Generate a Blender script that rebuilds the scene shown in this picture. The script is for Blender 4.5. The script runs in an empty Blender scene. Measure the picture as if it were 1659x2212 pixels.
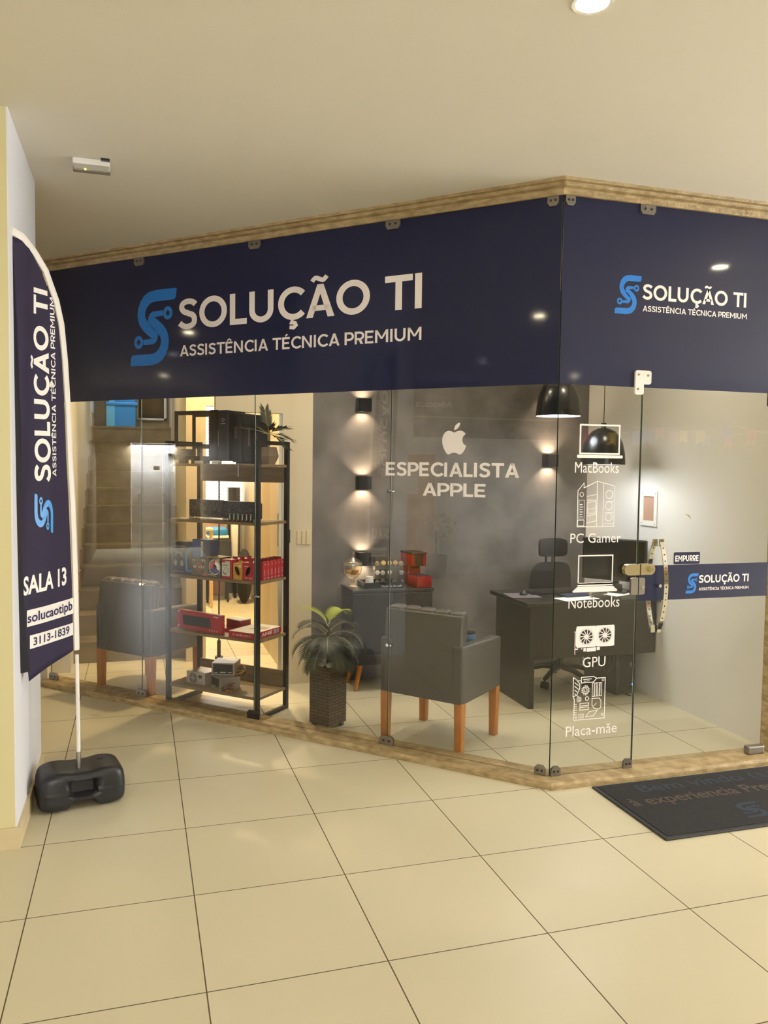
import bpy, bmesh, math, random
from mathutils import Vector, Matrix
R = math.radians
PI = math.pi
SC = bpy.context.scene
COL = SC.collection
random.seed(7)

# ------------------------------------------------------------------ camera, world, big lights, exposure
# World axes: x runs along the door front, y into the shop, z up; the glass corner stands at the origin.
cam = bpy.data.cameras.new('camera')
cam.sensor_fit = 'HORIZONTAL'; cam.sensor_width = 36.0
cam.lens = 1747.05 / 1659 * 36.0
cam.clip_start = 0.05
co = bpy.data.objects.new('camera', cam); COL.objects.link(co)
rt, up, fw = Vector((0.956914, -0.290103, 0.012472)), Vector((0.004458, 0.057626, 0.998328)), Vector((0.290337, 0.955259, -0.056436))
m4 = Matrix.Identity(4)
for i in range(3):
    m4[i][0] = rt[i]; m4[i][1] = up[i]; m4[i][2] = -fw[i]
m4.translation = Vector((-2.0795, -3.7663, 1.665))
co.matrix_world = m4
SC.camera = co

SC.view_settings.view_transform = 'Standard'
SC.view_settings.look = 'None'
SC.view_settings.gamma = 1.0
SC.view_settings.use_curve_mapping = False
SC.view_settings.exposure = 1.05

world = bpy.data.worlds.new('daylight'); SC.world = world; world.use_nodes = True
bg = world.node_tree.nodes['Background']
bg.inputs[0].default_value = (0.97, 0.98, 1.0, 1); bg.inputs[1].default_value = 7.0

WARM = (1.0, 0.80, 0.58); NEUT = (1.0, 0.95, 0.87); COOL = (0.93, 0.96, 1.0)
LP = dict(down=19, passage=3, spot_hall=130, sconce=4.2, pendant=6, shop=22, room=290, stair=3.5, landing=15)

def lamp(name, kind, loc, power, color, parent=None, **kw):
    l = bpy.data.lights.new(name, kind); l.energy = power; l.color = color
    for k, v in kw.items():
        if hasattr(l, k): setattr(l, k, v)
    o = bpy.data.objects.new(name, l); COL.objects.link(o); o.location = loc
    if 'rot' in kw: o.rotation_euler = kw['rot']
    if parent: o.parent = parent
    return o

# ------------------------------------------------------------------ materials
def lin(h):
    h = h.lstrip('#'); c = [int(h[i:i+2], 16) / 255 for i in (0, 2, 4)]
    return tuple(((x / 12.92) if x <= 0.04045 else ((x + 0.055) / 1.055) ** 2.4) for x in c) + (1,)
MATS = {}
def mat(name, col='#808080', rough=0.5, metal=0.0, spec=0.5, coat=0.0, coat_r=0.03, emit=None, es=0.0,
        var=None, vscale=5.0, vdet=3.0, vstretch=(1, 1, 1), bump=0.0, bscale=200.0, trans=0.0, alpha=1.0, sheen=0):
    if name in MATS: return MATS[name]
    m = bpy.data.materials.new(name); m.use_nodes = True; MATS[name] = m
    nt = m.node_tree; b = nt.nodes['Principled BSDF']
    b.inputs['Base Color'].default_value = lin(col)
    b.inputs['Roughness'].default_value = rough
    b.inputs['Metallic'].default_value = metal
    b.inputs['Specular IOR Level'].default_value = spec
    b.inputs['Coat Weight'].default_value = coat
    b.inputs['Coat Roughness'].default_value = coat_r
    b.inputs['Transmission Weight'].default_value = trans
    b.inputs['Alpha'].default_value = alpha
    if emit:
        b.inputs['Emission Color'].default_value = lin(emit); b.inputs['Emission Strength'].default_value = es
    tc = None
    def coords(stretch):
        t = nt.nodes.new('ShaderNodeTexCoord'); mp = nt.nodes.new('ShaderNodeMapping')
        mp.inputs['Scale'].default_value = stretch
        nt.links.new(t.outputs['Object'], mp.inputs['Vector']); return mp
    if var:
        mp = coords(vstretch); n = nt.nodes.new('ShaderNodeTexNoise')
        n.inputs['Scale'].default_value = vscale; n.inputs['Detail'].default_value = vdet
        nt.links.new(mp.outputs[0], n.inputs['Vector'])
        rmp = nt.nodes.new('ShaderNodeValToRGB')
        rmp.color_ramp.elements[0].position = 0.32; rmp.color_ramp.elements[1].position = 0.68
        rmp.color_ramp.elements[0].color = lin(col); rmp.color_ramp.elements[1].color = lin(var)
        nt.links.new(n.outputs['Fac'], rmp.inputs[0]); nt.links.new(rmp.outputs[0], b.inputs['Base Color'])
    if bump:
        mp = coords((1, 1, 1)); n = nt.nodes.new('ShaderNodeTexNoise'); n.inputs['Scale'].default_value = bscale
        nt.links.new(mp.outputs[0], n.inputs['Vector'])
        bp = nt.nodes.new('ShaderNodeBump'); bp.inputs['Strength'].default_value = bump; bp.inputs['Distance'].default_value = 0.01
        nt.links.new(n.outputs['Fac'], bp.inputs['Height']); nt.links.new(bp.outputs[0], b.inputs['Normal'])
    return m

def emis(name, col, s):
    if name in MATS: return MATS[name]
    m = bpy.data.materials.new(name); m.use_nodes = True; MATS[name] = m
    nt = m.node_tree; nt.nodes.clear()
    e = nt.nodes.new('ShaderNodeEmission'); e.inputs[0].default_value = lin(col); e.inputs[1].default_value = s
    o = nt.nodes.new('ShaderNodeOutputMaterial'); nt.links.new(e.outputs[0], o.inputs[0]); return m

def glass(name, tint='#f7f8f7', r0=0.034, rough=0.0):
    """clear pane: straight transmission plus mirror reflection by Schlick's rule on either face"""
    if name in MATS: return MATS[name]
    m = bpy.data.materials.new(name); m.use_nodes = True; MATS[name] = m
    nt = m.node_tree; nt.nodes.clear(); N = nt.nodes.new; L = nt.links.new
    g = N('ShaderNodeNewGeometry'); d = N('ShaderNodeVectorMath'); d.operation = 'DOT_PRODUCT'
    L(g.outputs['Incoming'], d.inputs[0]); L(g.outputs['Normal'], d.inputs[1])
    def M(op, a, b=None):
        n = N('ShaderNodeMath'); n.operation = op
        for i, v in enumerate((a, b)):
            if v is None: continue
            if isinstance(v, (int, float)): n.inputs[i].default_value = v
            else: L(v, n.inputs[i])
        return n.outputs[0]
    a = M('ABSOLUTE', d.outputs['Value']); a = M('SUBTRACT', 1.0, a); a = M('POWER', a, 5.0)
    f = M('ADD', M('MULTIPLY', a, 1 - r0), r0)
    t = N('ShaderNodeBsdfTransparent'); t.inputs[0].default_value = lin(tint)
    gl = N('ShaderNodeBsdfGlossy'); gl.inputs['Roughness'].default_value = rough; gl.inputs[0].default_value = (1, 1, 1, 1)
    mx = N('ShaderNodeMixShader'); L(f, mx.inputs[0]); L(t.outputs[0], mx.inputs[1]); L(gl.outputs[0], mx.inputs[2])
    o = N('ShaderNodeOutputMaterial'); L(mx.outputs[0], o.inputs[0]); return m

def grid_mat(name, c1, c2, line, size, width, origin=(0, 0), rough=0.22, axes=(0, 1)):
    """large square tiles with thin joints"""
    m = bpy.data.materials.new(name); m.use_nodes = True; MATS[name] = m
    nt = m.node_tree; N = nt.nodes.new; L = nt.links.new; b = nt.nodes['Principled BSDF']
    tc = N('ShaderNodeTexCoord'); sp = N('ShaderNodeSeparateXYZ'); L(tc.outputs['Object'], sp.inputs[0])
    def M(op, a, bb=None, c=None):
        n = N('ShaderNodeMath'); n.operation = op
        for i, v in enumerate((a, bb, c)):
            if v is None: continue
            if isinstance(v, (int, float)): n.inputs[i].default_value = v
            else: L(v, n.inputs[i])
        return n.outputs[0]
    ds, ids = [], []
    for k in (0, 1):
        s = M('DIVIDE', M('SUBTRACT', sp.outputs[axes[k]], origin[k]), size)
        fl = M('FLOOR', s); ids.append(fl); fr = M('SUBTRACT', s, fl)
        ds.append(M('MINIMUM', fr, M('SUBTRACT', 1.0, fr)))
    dm = M('MULTIPLY', M('MINIMUM', ds[0], ds[1]), size)
    joint = M('LESS_THAN', dm, width / 2)
    cx = N('ShaderNodeCombineXYZ'); L(ids[0], cx.inputs[0]); L(ids[1], cx.inputs[1])
    wn = N('ShaderNodeTexWhiteNoise'); L(cx.outputs[0], wn.inputs['Vector'])
    ns = N('ShaderNodeTexNoise'); ns.inputs['Scale'].default_value = 1.3; ns.inputs['Detail'].default_value = 5; L(tc.outputs['Object'], ns.inputs['Vector'])
    fac = M('ADD', M('MULTIPLY', wn.outputs['Value'], 0.35), M('MULTIPLY', ns.outputs['Fac'], 0.65))
    mx = N('ShaderNodeMixRGB'); mx.inputs[1].default_value = lin(c1); mx.inputs[2].default_value = lin(c2); L(fac, mx.inputs[0])
    m2 = N('ShaderNodeMixRGB'); L(joint, m2.inputs[0]); L(mx.outputs[0], m2.inputs[1]); m2.inputs[2].default_value = lin(line)
    L(m2.outputs[0], b.inputs['Base Color'])
    rr = M('ADD', M('MULTIPLY', joint, 0.5), rough); L(rr, b.inputs['Roughness'])
    bp = N('ShaderNodeBump'); bp.inputs['Strength'].default_value = 0.25; bp.inputs['Distance'].default_value = 0.002; bp.invert = True
    L(joint, bp.inputs['Height']); L(bp.outputs[0], b.inputs['Normal'])
    return m

def brick_mat(name, c1, c2, mort, sx, sy, axes=('X', 'Z'), bump=0.6, rough=0.6):
    m = bpy.data.materials.new(name); m.use_nodes = True; MATS[name] = m
    nt = m.node_tree; N = nt.nodes.new; L = nt.links.new; b = nt.nodes['Principled BSDF']
    tc = N('ShaderNodeTexCoord'); sp = N('ShaderNodeSeparateXYZ'); L(tc.outputs['Object'], sp.inputs[0])
    ad = N('ShaderNodeMath'); ad.operation = 'ADD'; L(sp.outputs[0], ad.inputs[0]); L(sp.outputs[1], ad.inputs[1])
    cb = N('ShaderNodeCombineXYZ'); L(ad.outputs[0], cb.inputs[0]); L(sp.outputs[2], cb.inputs[1])
    br = N('ShaderNodeTexBrick'); L(cb.outputs[0], br.inputs['Vector'])
    br.inputs['Color1'].default_value = lin(c1); br.inputs['Color2'].default_value = lin(c2); br.inputs['Mortar'].default_value = lin(mort)
    br.inputs['Scale'].default_value = 1.0; br.inputs['Brick Width'].default_value = sx; br.inputs['Row Height'].default_value = sy
    br.inputs['Mortar Size'].default_value = sy * 0.17; br.inputs['Mortar Smooth'].default_value = 0.4
    L(br.outputs['Color'], b.inputs['Base Color']); b.inputs['Roughness'].default_value = rough
    bp = N('ShaderNodeBump'); bp.inputs['Strength'].default_value = bump; bp.inputs['Distance'].default_value = 0.004; bp.invert = True
    L(br.outputs['Fac'], bp.inputs['Height']); L(bp.outputs[0], b.inputs['Normal'])
    return m

mat('wall_cream', '#cfc596', 0.75, var='#d4ca9d', vscale=1.2)
mat('wall_white', '#dcd8d2', 0.7, var='#e2dfd9', vscale=1.5)
mat('ceiling_paint', '#e4ded0', 0.85, var='#e7e1d4', vscale=1.0, bump=0.05, bscale=60)
mat('gray_cement', '#524e4b', 0.6, var='#7b7470', vscale=3.0, vdet=8, bump=0.1, bscale=30)
mat('shop_white', '#dedbd6', 0.6)
mat('pillar_daylit_white', '#dddde2', 0.65)  # cool daylight tone painted into the white
mat('shop_cream', '#d4c6ab', 0.6)
mat('travertine', '#8f7850', 0.45, var='#b8a278', vscale=16, vdet=8, vstretch=(1, 1, 3), bump=0.4, bscale=45)
mat('travertine_dark', '#8d7a5c', 0.5, var='#a8946f', vscale=9, vdet=8, bump=0.2, bscale=30)
mat('stair_stone', '#6c6049', 0.45, var='#82755a', vscale=6, vdet=8)
mat('tile_base', '#c8b68e', 0.4, var='#d2c19a', vscale=4)
mat('black_metal', '#1d1e20', 0.35, metal=0.3)
mat('wood_shelf', '#776145', 0.5, var='#8b7453', vscale=5, vdet=6, vstretch=(1, 8, 8))
mat('steel', '#a9a6a0', 0.28, metal=1.0)
mat('clip_metal', '#8f8a84', 0.38, metal=0.85)
mat('clip_dark', '#4a4744', 0.35, metal=0.85)
mat('chrome', '#d6d4d0', 0.08, metal=1.0)
mat('brass_pale', '#c9c0a4', 0.22, metal=1.0)
mat('navy_vinyl', '#10173c', 0.42, spec=0.3, coat=0.38, coat_r=0.06)
mat('navy_flag', '#1e1531', 0.75, var='#241a3a', vscale=3)
mat('navy_print', '#2a2350', 0.75)
mat('flag_white', '#e4dfd8', 0.75)
mat('flag_black', '#17151c', 0.8)
mat('letter_white', '#f4eae6', 0.55)
mat('flag_letter', '#eae6e0', 0.75)
mat('glass_vinyl', '#ebe4e0', 0.6)
mat('logo_blue', '#1b78d0', 0.5)
mat('plastic_black', '#222226', 0.38, bump=0.04, bscale=120)
mat('gray_leather', '#46423e', 0.42, var='#4c4844', vscale=6, bump=0.08, bscale=350)
mat('orange_wood', '#b87321', 0.4, var='#a9651a', vscale=8, vstretch=(6, 6, 1))
mat('desk_black', '#141211', 0.3, var='#1e1b19', vscale=6, vstretch=(1, 1, 12), spec=0.5)
mat('cabinet_gray', '#27282d', 0.38)
mat('fan_gray', '#55565a', 0.4)
mat('black_gloss', '#0d0d10', 0.08)
mat('black_plastic', '#16161a', 0.35)
mat('black_fabric', '#1c1b1c', 0.8, bump=0.3, bscale=700)
mat('rubber', '#1c1c1d', 0.7)
mat('white_plastic', '#e3e0da', 0.35)
mat('red_card', '#b3202a', 0.4)
mat('red_dark', '#7d1720', 0.5)
mat('red_machine', '#8c1013', 0.25)
mat('blue_card', '#1f5fae', 0.35, var='#173f80', vscale=12)
mat('navy_card', '#15264f', 0.35)
mat('gray_card', '#55504b', 0.35, var='#6b645d', vscale=10)
mat('black_card', '#17171b', 0.35)
mat('yellow_card', '#cf9420', 0.4)
mat('white_card', '#dcdccb', 0.45)
mat('kraft', '#c2a672', 0.6)
mat('paper', '#eeeae2', 0.6)
mat('psu_gray', '#a8a29c', 0.35, metal=0.6)
mat('label_black', '#18181c', 0.3)
mat('print_white', '#dfdcd6', 0.5)
mat('print_gray', '#9a9690', 0.5)
mat('print_orange', '#e0691d', 0.5)
mat('print_blue', '#3f8fd8', 0.4)
mat('disc_red', '#c83250', 0.3)
mat('disc_blue', '#2f3f9c', 0.3)
mat('disc_silver', '#c9c2b4', 0.2, metal=0.6)
mat('cable_brown', '#53402b', 0.6)
mat('cable_red', '#b4431f', 0.5)
mat('cable_yellow', '#b49a3c', 0.5)
mat('cable_black', '#1a1a1a', 0.5)
mat('leaf_dark', '#3d4029', 0.5, var='#2c2f22', vscale=14)
mat('leaf_lamplit', '#93a02e', 0.5, var='#a3ad3f', vscale=14)  # yellow-green of warm lamp light painted into the leaf colour
mat('leaf_rib', '#a59a62', 0.5)
mat('trunk', '#4a3a22', 0.8, bump=0.5, bscale=60)
mat('white_stone', '#e0dcd2', 0.6, var='#cfc9bd', vscale=30)
mat('vase_clay', '#8f7c62', 0.6)
mat('blue_paint', '#1e86cc', 0.45)
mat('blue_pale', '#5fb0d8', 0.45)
mat('dark_glass', '#2e2b24', 0.12)
mat('alu', '#bdb9ae', 0.3, metal=0.8)
mat('socket', '#d8c7a0', 0.4)
mat('candy', '#c79a3c', 0.4, var='#7b5a22', vscale=40)
mat('mat_pile', '#211f20', 0.95, var='#2b292a', vscale=60, bump=0.8, bscale=500)
mat('mat_rubber', '#2b2b2e', 0.6)
mat('mat_blue', '#2c3648', 0.95, bump=0.6, bscale=500)
mat('mat_tan', '#57483f', 0.95, bump=0.6, bscale=500)
mat('pot_gold', '#5a4a36', 0.6)
mat('sign_brown', '#3a332a', 0.4)
mat('flag_red', '#b8474a', 0.8); mat('flag_yellow', '#d8b53c', 0.8); mat('flag_blue', '#4e62a8', 0.8)
mat('dusty_pink', '#b08a76', 0.7)
mat('pendant_black', '#15161a', 0.27)
mat('pendant_white', '#f0efec', 0.5)
mat('speaker_gray', '#8b857b', 0.5)
mat('mousepad', '#6e533f', 0.8, var='#55617a', vscale=18)
mat('lid_blue', '#5e86b8', 0.4)
grid_mat('floor_tile', '#c9c0a3', '#d3cab0', '#574a34', 0.5996, 0.0045, origin=(-2.480, -0.0531), rough=0.34)
brick_mat('wicker', '#48361f', '#5e462b', '#0a0603', 0.075, 0.020, bump=1.0)
glass('clear_glass')
glass('jar_glass', '#f6eedd', 0.12, 0.3)
glass('clear_acrylic', '#f4f4f2', 0.05, 0.02)
mat('glass_edge', '#2b3a33', 0.1, spec=0.7)
mat('glass_edge_light', '#b9c6be', 0.1, spec=0.7)
emis('lamp_warm', '#fff3c8', 110); emis('lamp_white', '#f6fbff', 12); emis('lamp_small', '#ffd08a', 14)
emis('window_day', '#ffffff', 3.0); emis('led_green', '#d8e060', 2.0); emis('led_blue', '#2e8cff', 3.0)
emis('warm_glow', '#d89a3a', 0.55)

# ------------------------------------------------------------------ mesh builder
def frame(ax, ay, o):
    ax = Vector(ax); ay = Vector(ay); az = ax.cross(ay)
    m = Matrix.Identity(4)
    for i in range(3):
        m[i][0] = ax[i]; m[i][1] = ay[i]; m[i][2] = az[i]
    m.translation = Vector(o); return m

class MB:
    def __init__(s): s.v = []; s.f = []; s.mi = []; s.ms = []; s.T = None
    def idx(s, m):
        if m not in s.ms: s.ms.append(m)
        return s.ms.index(m)
    def add(s, vs, fs, m=None):
        o = len(s.v)
        for p in vs:
            p = Vector(p)
            s.v.append(tuple(s.T @ p) if s.T else tuple(p))
        k = s.idx(m)
        for f in fs: s.f.append([i + o for i in f]); s.mi.append(k)
        return s
    def box(s, a, b, m=None):
        x0, x1 = sorted((a[0], b[0])); y0, y1 = sorted((a[1], b[1])); z0, z1 = sorted((a[2], b[2]))
        return s.add([(x0,y0,z0),(x1,y0,z0),(x1,y1,z0),(x0,y1,z0),(x0,y0,z1),(x1,y0,z1),(x1,y1,z1),(x0,y1,z1)],
              [(0,3,2,1),(4,5,6,7),(0,1,5,4),(1,2,6,5),(2,3,7,6),(3,0,4,7)], m)
    def bm(s, b, m=None):
        b.verts.ensure_lookup_table(); b.verts.index_update()
        s.add([v.co.copy() for v in b.verts], [[v.index for v in f.verts] for f in b.faces], m); b.free(); return s
    def rbox(s, a, b, r=0.01, seg=2, m=None, taper=None):
        x0, x1 = sorted((a[0], b[0])); y0, y1 = sorted((a[1], b[1])); z0, z1 = sorted((a[2], b[2]))
        B = bmesh.new(); bmesh.ops.create_cube(B, size=1)
        for v in B.verts:
            v.co = Vector(((x0+x1)/2 + v.co.x*(x1-x0), (y0+y1)/2 + v.co.y*(y1-y0), (z0+z1)/2 + v.co.z*(z1-z0)))
        r = min(r, 0.49*min(x1-x0, y1-y0, z1-z0))
        bmesh.ops.bevel(B, geom=B.edges[:], offset=r, segments=seg, affect='EDGES', profile=0.5)
        if taper:
            for v in B.verts: v.co = taper(v.co)
        return s.bm(B, m)
    def prism(s, poly, z0, z1, m=None, caps=True):
        n = len(poly)
        vs = [(x, y, z0) for x, y in poly] + [(x, y, z1) for x, y in poly]
        fs = [(i, (i+1) % n, n+(i+1) % n, n+i) for i in range(n)]
        if caps: fs += [list(range(n))[::-1], list(range(n, 2*n))]
        return s.add(vs, fs, m)
    def cyl(s, p0, p1, r0, r1=None, n=16, m=None, caps=True):
        r1 = r0 if r1 is None else r1
        p0, p1 = Vector(p0), Vector(p1); d = (p1-p0).normalized()
        a = d.cross(Vector((0,0,1)) if abs(d.z) < 0.9 else Vector((1,0,0))).normalized(); b = d.cross(a)
        vs = [p0 + (a*math.cos(2*PI*i/n) + b*math.sin(2*PI*i/n))*r0 for i in range(n)] + [p1 + (a*math.cos(2*PI*i/n) + b*math.sin(2*PI*i/n))*r1 for i in range(n)]
        fs = [(i, (i+1) % n, n+(i+1) % n, n+i) for i in range(n)]
        if caps: fs += [list(range(n))[::-1], list(range(n, 2*n))]
        return s.add(vs, fs, m)
    def tube(s, pts, r, n=8, m=None, ref=None):
        pts = [Vector(p) for p in pts]; vs = []; fs = []
        rs = r if isinstance(r, (list, tuple)) else [r]*len(pts)
        prev = None
        for i, p in enumerate(pts):
            d = (pts[min(i+1, len(pts)-1)] - pts[max(i-1, 0)]).normalized()
            if prev is None:
                a = d.cross(Vector(ref) if ref else (Vector((0,0,1)) if abs(d.z) < 0.9 else Vector((1,0,0)))).normalized()
            else:
                a = (prev - d*prev.dot(d)).normalized()
            prev = a; b = d.cross(a)
            vs += [p + (a*math.cos(2*PI*k/n) + b*math.sin(2*PI*k/n))*rs[i] for k in range(n)]
        for i in range(len(pts)-1):
            fs += [(i*n+k, i*n+(k+1) % n, (i+1)*n+(k+1) % n, (i+1)*n+k) for k in range(n)]
        fs += [list(range(n))[::-1], list(range((len(pts)-1)*n, len(pts)*n))]
        return s.add(vs, fs, m)
    def lathe(s, prof, c=(0,0,0), n=24, m=None, close=False):
        vs = []; fs = []
        for r, z in prof:
            vs += [(c[0]+r*math.cos(2*PI*k/n), c[1]+r*math.sin(2*PI*k/n), c[2]+z) for k in range(n)]
        for i in range(len(prof)-1):
            fs += [(i*n+k, i*n+(k+1) % n, (i+1)*n+(k+1) % n, (i+1)*n+k) for k in range(n)]
        if close: fs += [list(range(n))[::-1], list(range((len(prof)-1)*n, len(prof)*n))]
        return s.add(vs, fs, m)
    def ball(s, c, r, n=12, m=None, sc=(1,1,1)):
        B = bmesh.new(); bmesh.ops.create_uvsphere(B, u_segments=n, v_segments=max(6, n//2), radius=r)
        for v in B.verts: v.co = Vector(c) + Vector((v.co.x*sc[0], v.co.y*sc[1], v.co.z*sc[2]))
        return s.bm(B, m)
    def flat(s, polys, T, m=None):
        """2-D polygons laid on a plane by the matrix T (x right, y up in the plane)"""
        for p in polys: s.add([T @ Vector((x, y, 0)) for x, y in p], [list(range(len(p)))], m)
        return s
    def build(s, name, m=None, parent=None, loc=None, rotz=0, smooth=None, label=None):
        me = bpy.data.meshes.new(name); me.from_pydata(s.v, [], s.f)
        for k in s.ms: me.materials.append(MATS[k] if k else (MATS[m] if isinstance(m, str) else m))
        me.polygons.foreach_set('material_index', s.mi)
        if smooth:
            me.polygons.foreach_set('use_smooth', [True]*len(me.polygons)); me.set_sharp_from_angle(angle=R(smooth))
        me.update()
        o = bpy.data.objects.new(name, me); COL.objects.link(o)
        if parent: o.parent = parent
        if loc: o.location = loc
        if rotz: o.rotation_euler = (0, 0, rotz)
        if label: o['label'] = label
        return o

def tag(o, label, cat, group=None, kind=None):
    o['label'] = label; o['category'] = cat
    if group: o['group'] = group
    if kind: o['kind'] = kind
    return o
def thing(name, label, cat, loc=(0,0,0), rotz=0, group=None):
    o = bpy.data.objects.new(name, None); COL.objects.link(o); o.empty_display_size = 0.05
    o.location = loc; o.rotation_euler = (0, 0, rotz); return tag(o, label, cat, group)
def struct(name, mb, m, label=None, cat=None, **kw):
    o = mb.build(name, m, **kw); o['kind'] = 'structure'
    o['label'] = label or name.replace('_', ' '); o['category'] = cat or name.split('_')[0]
    return o
def dup(root, loc, rotz, label, group=None):
    r = root.copy(); COL.objects.link(r); r.location = loc; r.rotation_euler = (0, 0, rotz); r['label'] = label
    if group: r['group'] = group
    for ch in list(root.children):
        c = ch.copy(); COL.objects.link(c); c.parent = r
        for g in ch.children:
            d = g.copy(); COL.objects.link(d); d.parent = c
    return r

# ------------------------------------------------------------------ flat lettering
def strip(pts, w, closed=False):
    P = [Vector((p[0], p[1])) for p in pts]; n = len(P); Lf = []; Rt = []
    ws = w if isinstance(w, (list, tuple)) else [w]*n
    for i in range(n):
        a = P[i-1] if (i > 0 or closed) else None; b = P[(i+1) % n] if (i < n-1 or closed) else None
        d1 = (P[i]-a).normalized() if a is not None else None; d2 = (b-P[i]).normalized() if b is not None else None
        if d1 is None: d1 = d2
        if d2 is None: d2 = d1
        n1 = Vector((-d1.y, d1.x)); n2 = Vector((-d2.y, d2.x)); mt = n1+n2
        mt = n1 if mt.length < 1e-5 else mt.normalized()
        k = min(1/max(mt.dot(n1), 0.3), 2.2)*ws[i]/2
        Lf.append(P[i]+mt*k); Rt.append(P[i]-mt*k)
    q = []
    for i in range(n if closed else n-1):
        j = (i+1) % n; q.append([tuple(Rt[i]), tuple(Rt[j]), tuple(Lf[j]), tuple(Lf[i])])
    return q
def arc(cx, cy, rx, ry, a0, a1, n=14):
    return [(cx+rx*math.cos(R(a0+(a1-a0)*i/n)), cy+ry*math.sin(R(a0+(a1-a0)*i/n))) for i in range(n+1)]
def catmull(p, k=4, closed=False):
    out = []; n = len(p)
    for i in range(n if closed else n-1):
        g = lambda j: Vector(p[j % n]) if closed else Vector(p[max(0, min(n-1, j))])
        a, b, c, d = g(i-1), g(i), g(i+1), g(i+2)
        for t in range(k):
            t /= k; q = 0.5*((2*b)+(c-a)*t+(2*a-5*b+4*c-d)*t*t+(3*b-a-3*c+d)*t**3); out.append((q.x, q.y))
    if not closed: out.append(tuple(p[-1]))
    return out
def disc(cx, cy, r, n=20, ry=None): return [(cx+r*math.cos(2*PI*i/n), cy+(ry or r)*math.sin(2*PI*i/n)) for i in range(n)]
def ring(cx, cy, r, w, n=20): return strip(arc(cx, cy, r, r, 0, 360, n)[:-1], w, True)
def rect(x0, y0, x1, y1): return [(x0,y0),(x1,y0),(x1,y1),(x0,y1)]
def frect(x0, y0, x1, y1, w): return strip([(x0,y0),(x1,y0),(x1,y1),(x0,y1)], w, True)
def rrect(x0, y0, x1, y1, r, k=4):
    o = []
    for cx, cy, a in ((x1-r,y0+r,-90),(x1-r,y1-r,0),(x0+r,y1-r,90),(x0+r,y0+r,180)): o += arc(cx, cy, r, r, a, a+90, k)
    return o

def glyph(ch, w):
    """broad geometric capitals, cap height 1; returns polygons and advance"""
    h = w/2
    if ch == ' ': return [], 0.30
    acc = {'Ç': 'C', 'Ã': 'A', 'Ê': 'E', 'É': 'E'}
    if ch in acc:
        q, a = glyph(acc[ch], w); q = list(q); c = a/2 - 0.03
        if ch == 'Ç':
            c = 0.47; q += strip([(c,-.02),(c-.03,-.09),(c+.07,-.11),(c+.1,-.18),(c+.03,-.25),(c-.10,-.23)], w*.62)
        if ch == 'Ã': q += strip(catmull([(c-.24,1.10),(c-.14,1.20),(c-.02,1.16),(c+.10,1.12),(c+.21,1.23)]), w*.72)
        if ch == 'Ê': q += strip([(c-.19,1.08),(c,1.22),(c+.19,1.08)], w*.65)
        if ch == 'É': q += strip([(c-.07,1.07),(c+.10,1.24)], w*.75)
        return q, a
    if ch == 'I': return [rect(0,0,w,1)], w+.12
    if ch == 'L': return strip([(h,1),(h,h),(.58,h)], w), .64
    if ch == 'T': return [rect(0,1-w,.76,1), rect(.38-h,0,.38+h,1-w)], .80
    if ch == 'E': return [rect(0,0,w,1), rect(w,0,.64,w), rect(w,.5-h*.95,.58,.5+h*.95), rect(w,1-w,.64,1)], .74
    if ch == 'A': return [[(0,0),(w*1.1,0),(.43+h,1),(.43-h,1)], [(.86-w*1.1,0),(.86,0),(.43+h,1),(.43-h,1)], rect(.2,.2,.66,.2+w*.9)], .89
    if ch == 'N': return [rect(0,0,w,1), rect(.82-w,0,.82,1), [(0,1),(w,1),(.82,0),(.82-w,0)]], .95
    if ch == 'M': return [rect(0,0,w,1), rect(.98-w,0,.98,1), [(0,1),(w,1),(.49+h*.9,.3),(.49-h*.9,.3)], [(.98,1),(.98-w,1),(.49-h*.9,.3),(.49+h*.9,.3)]], 1.10
    if ch in 'PR':
        q = [rect(0,0,w,1)] + strip([(h,1-h),(.36,1-h)] + arc(.38, .655, .27, .655-h-.31+.0, 90, -90, 12)[1:] + [(h,.31+h)], w)
        if ch == 'R': q += [[(.66,0),(.66-w*1.2,0),(.30,.36),(.30+w*1.15,.36)]]
        return q, .76
    if ch == 'U': return strip([(h,1),(h,.40)] + arc(.40, .40, .40-h, .40-h, 180, 360, 14)[1:] + [(.8-h,1)], w), .93
    if ch == 'O': return strip(arc(.49,.5,.49-h,.515-h,0,360,30)[:-1], w, True), 1.06
    if ch == 'C': return strip(arc(.49,.5,.49-h,.515-h,42,318,24), w), .87
    if ch == 'S': return strip(catmull([(.62,.80),(.52,.885),(.34,.92),(.17,.86),(.115,.73),(.19,.60),(.36,.52),(.52,.45),(.585,.31),(.54,.16),(.38,.085),(.20,.10),(.04,.215)], 4), w), .74
    return [], .3
def caps(txt, w=0.17, sp=0.0):
    x = 0; out = []
    for ch in txt:
        q, a = glyph(ch, w); out += [[(px+x, py) for px, py in p] for p in q]; x += a + sp
    return out
def bbox(q): xs = [x for p in q for x, y in p]; ys = [y for p in q for x, y in p]; return min(xs), min(ys), max(xs), max(ys)
def fit_caps(txt, x0, y0, x1, y1, w=0.17, sp=0.0):
    q = caps(txt, w, sp); b = bbox(q); sx = (x1-x0)/(b[2]-b[0]); sy = (y1-y0)
    return [[(x0+(px-b[0])*sx, y0+py*sy) for px, py in p] for p in q]
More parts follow.
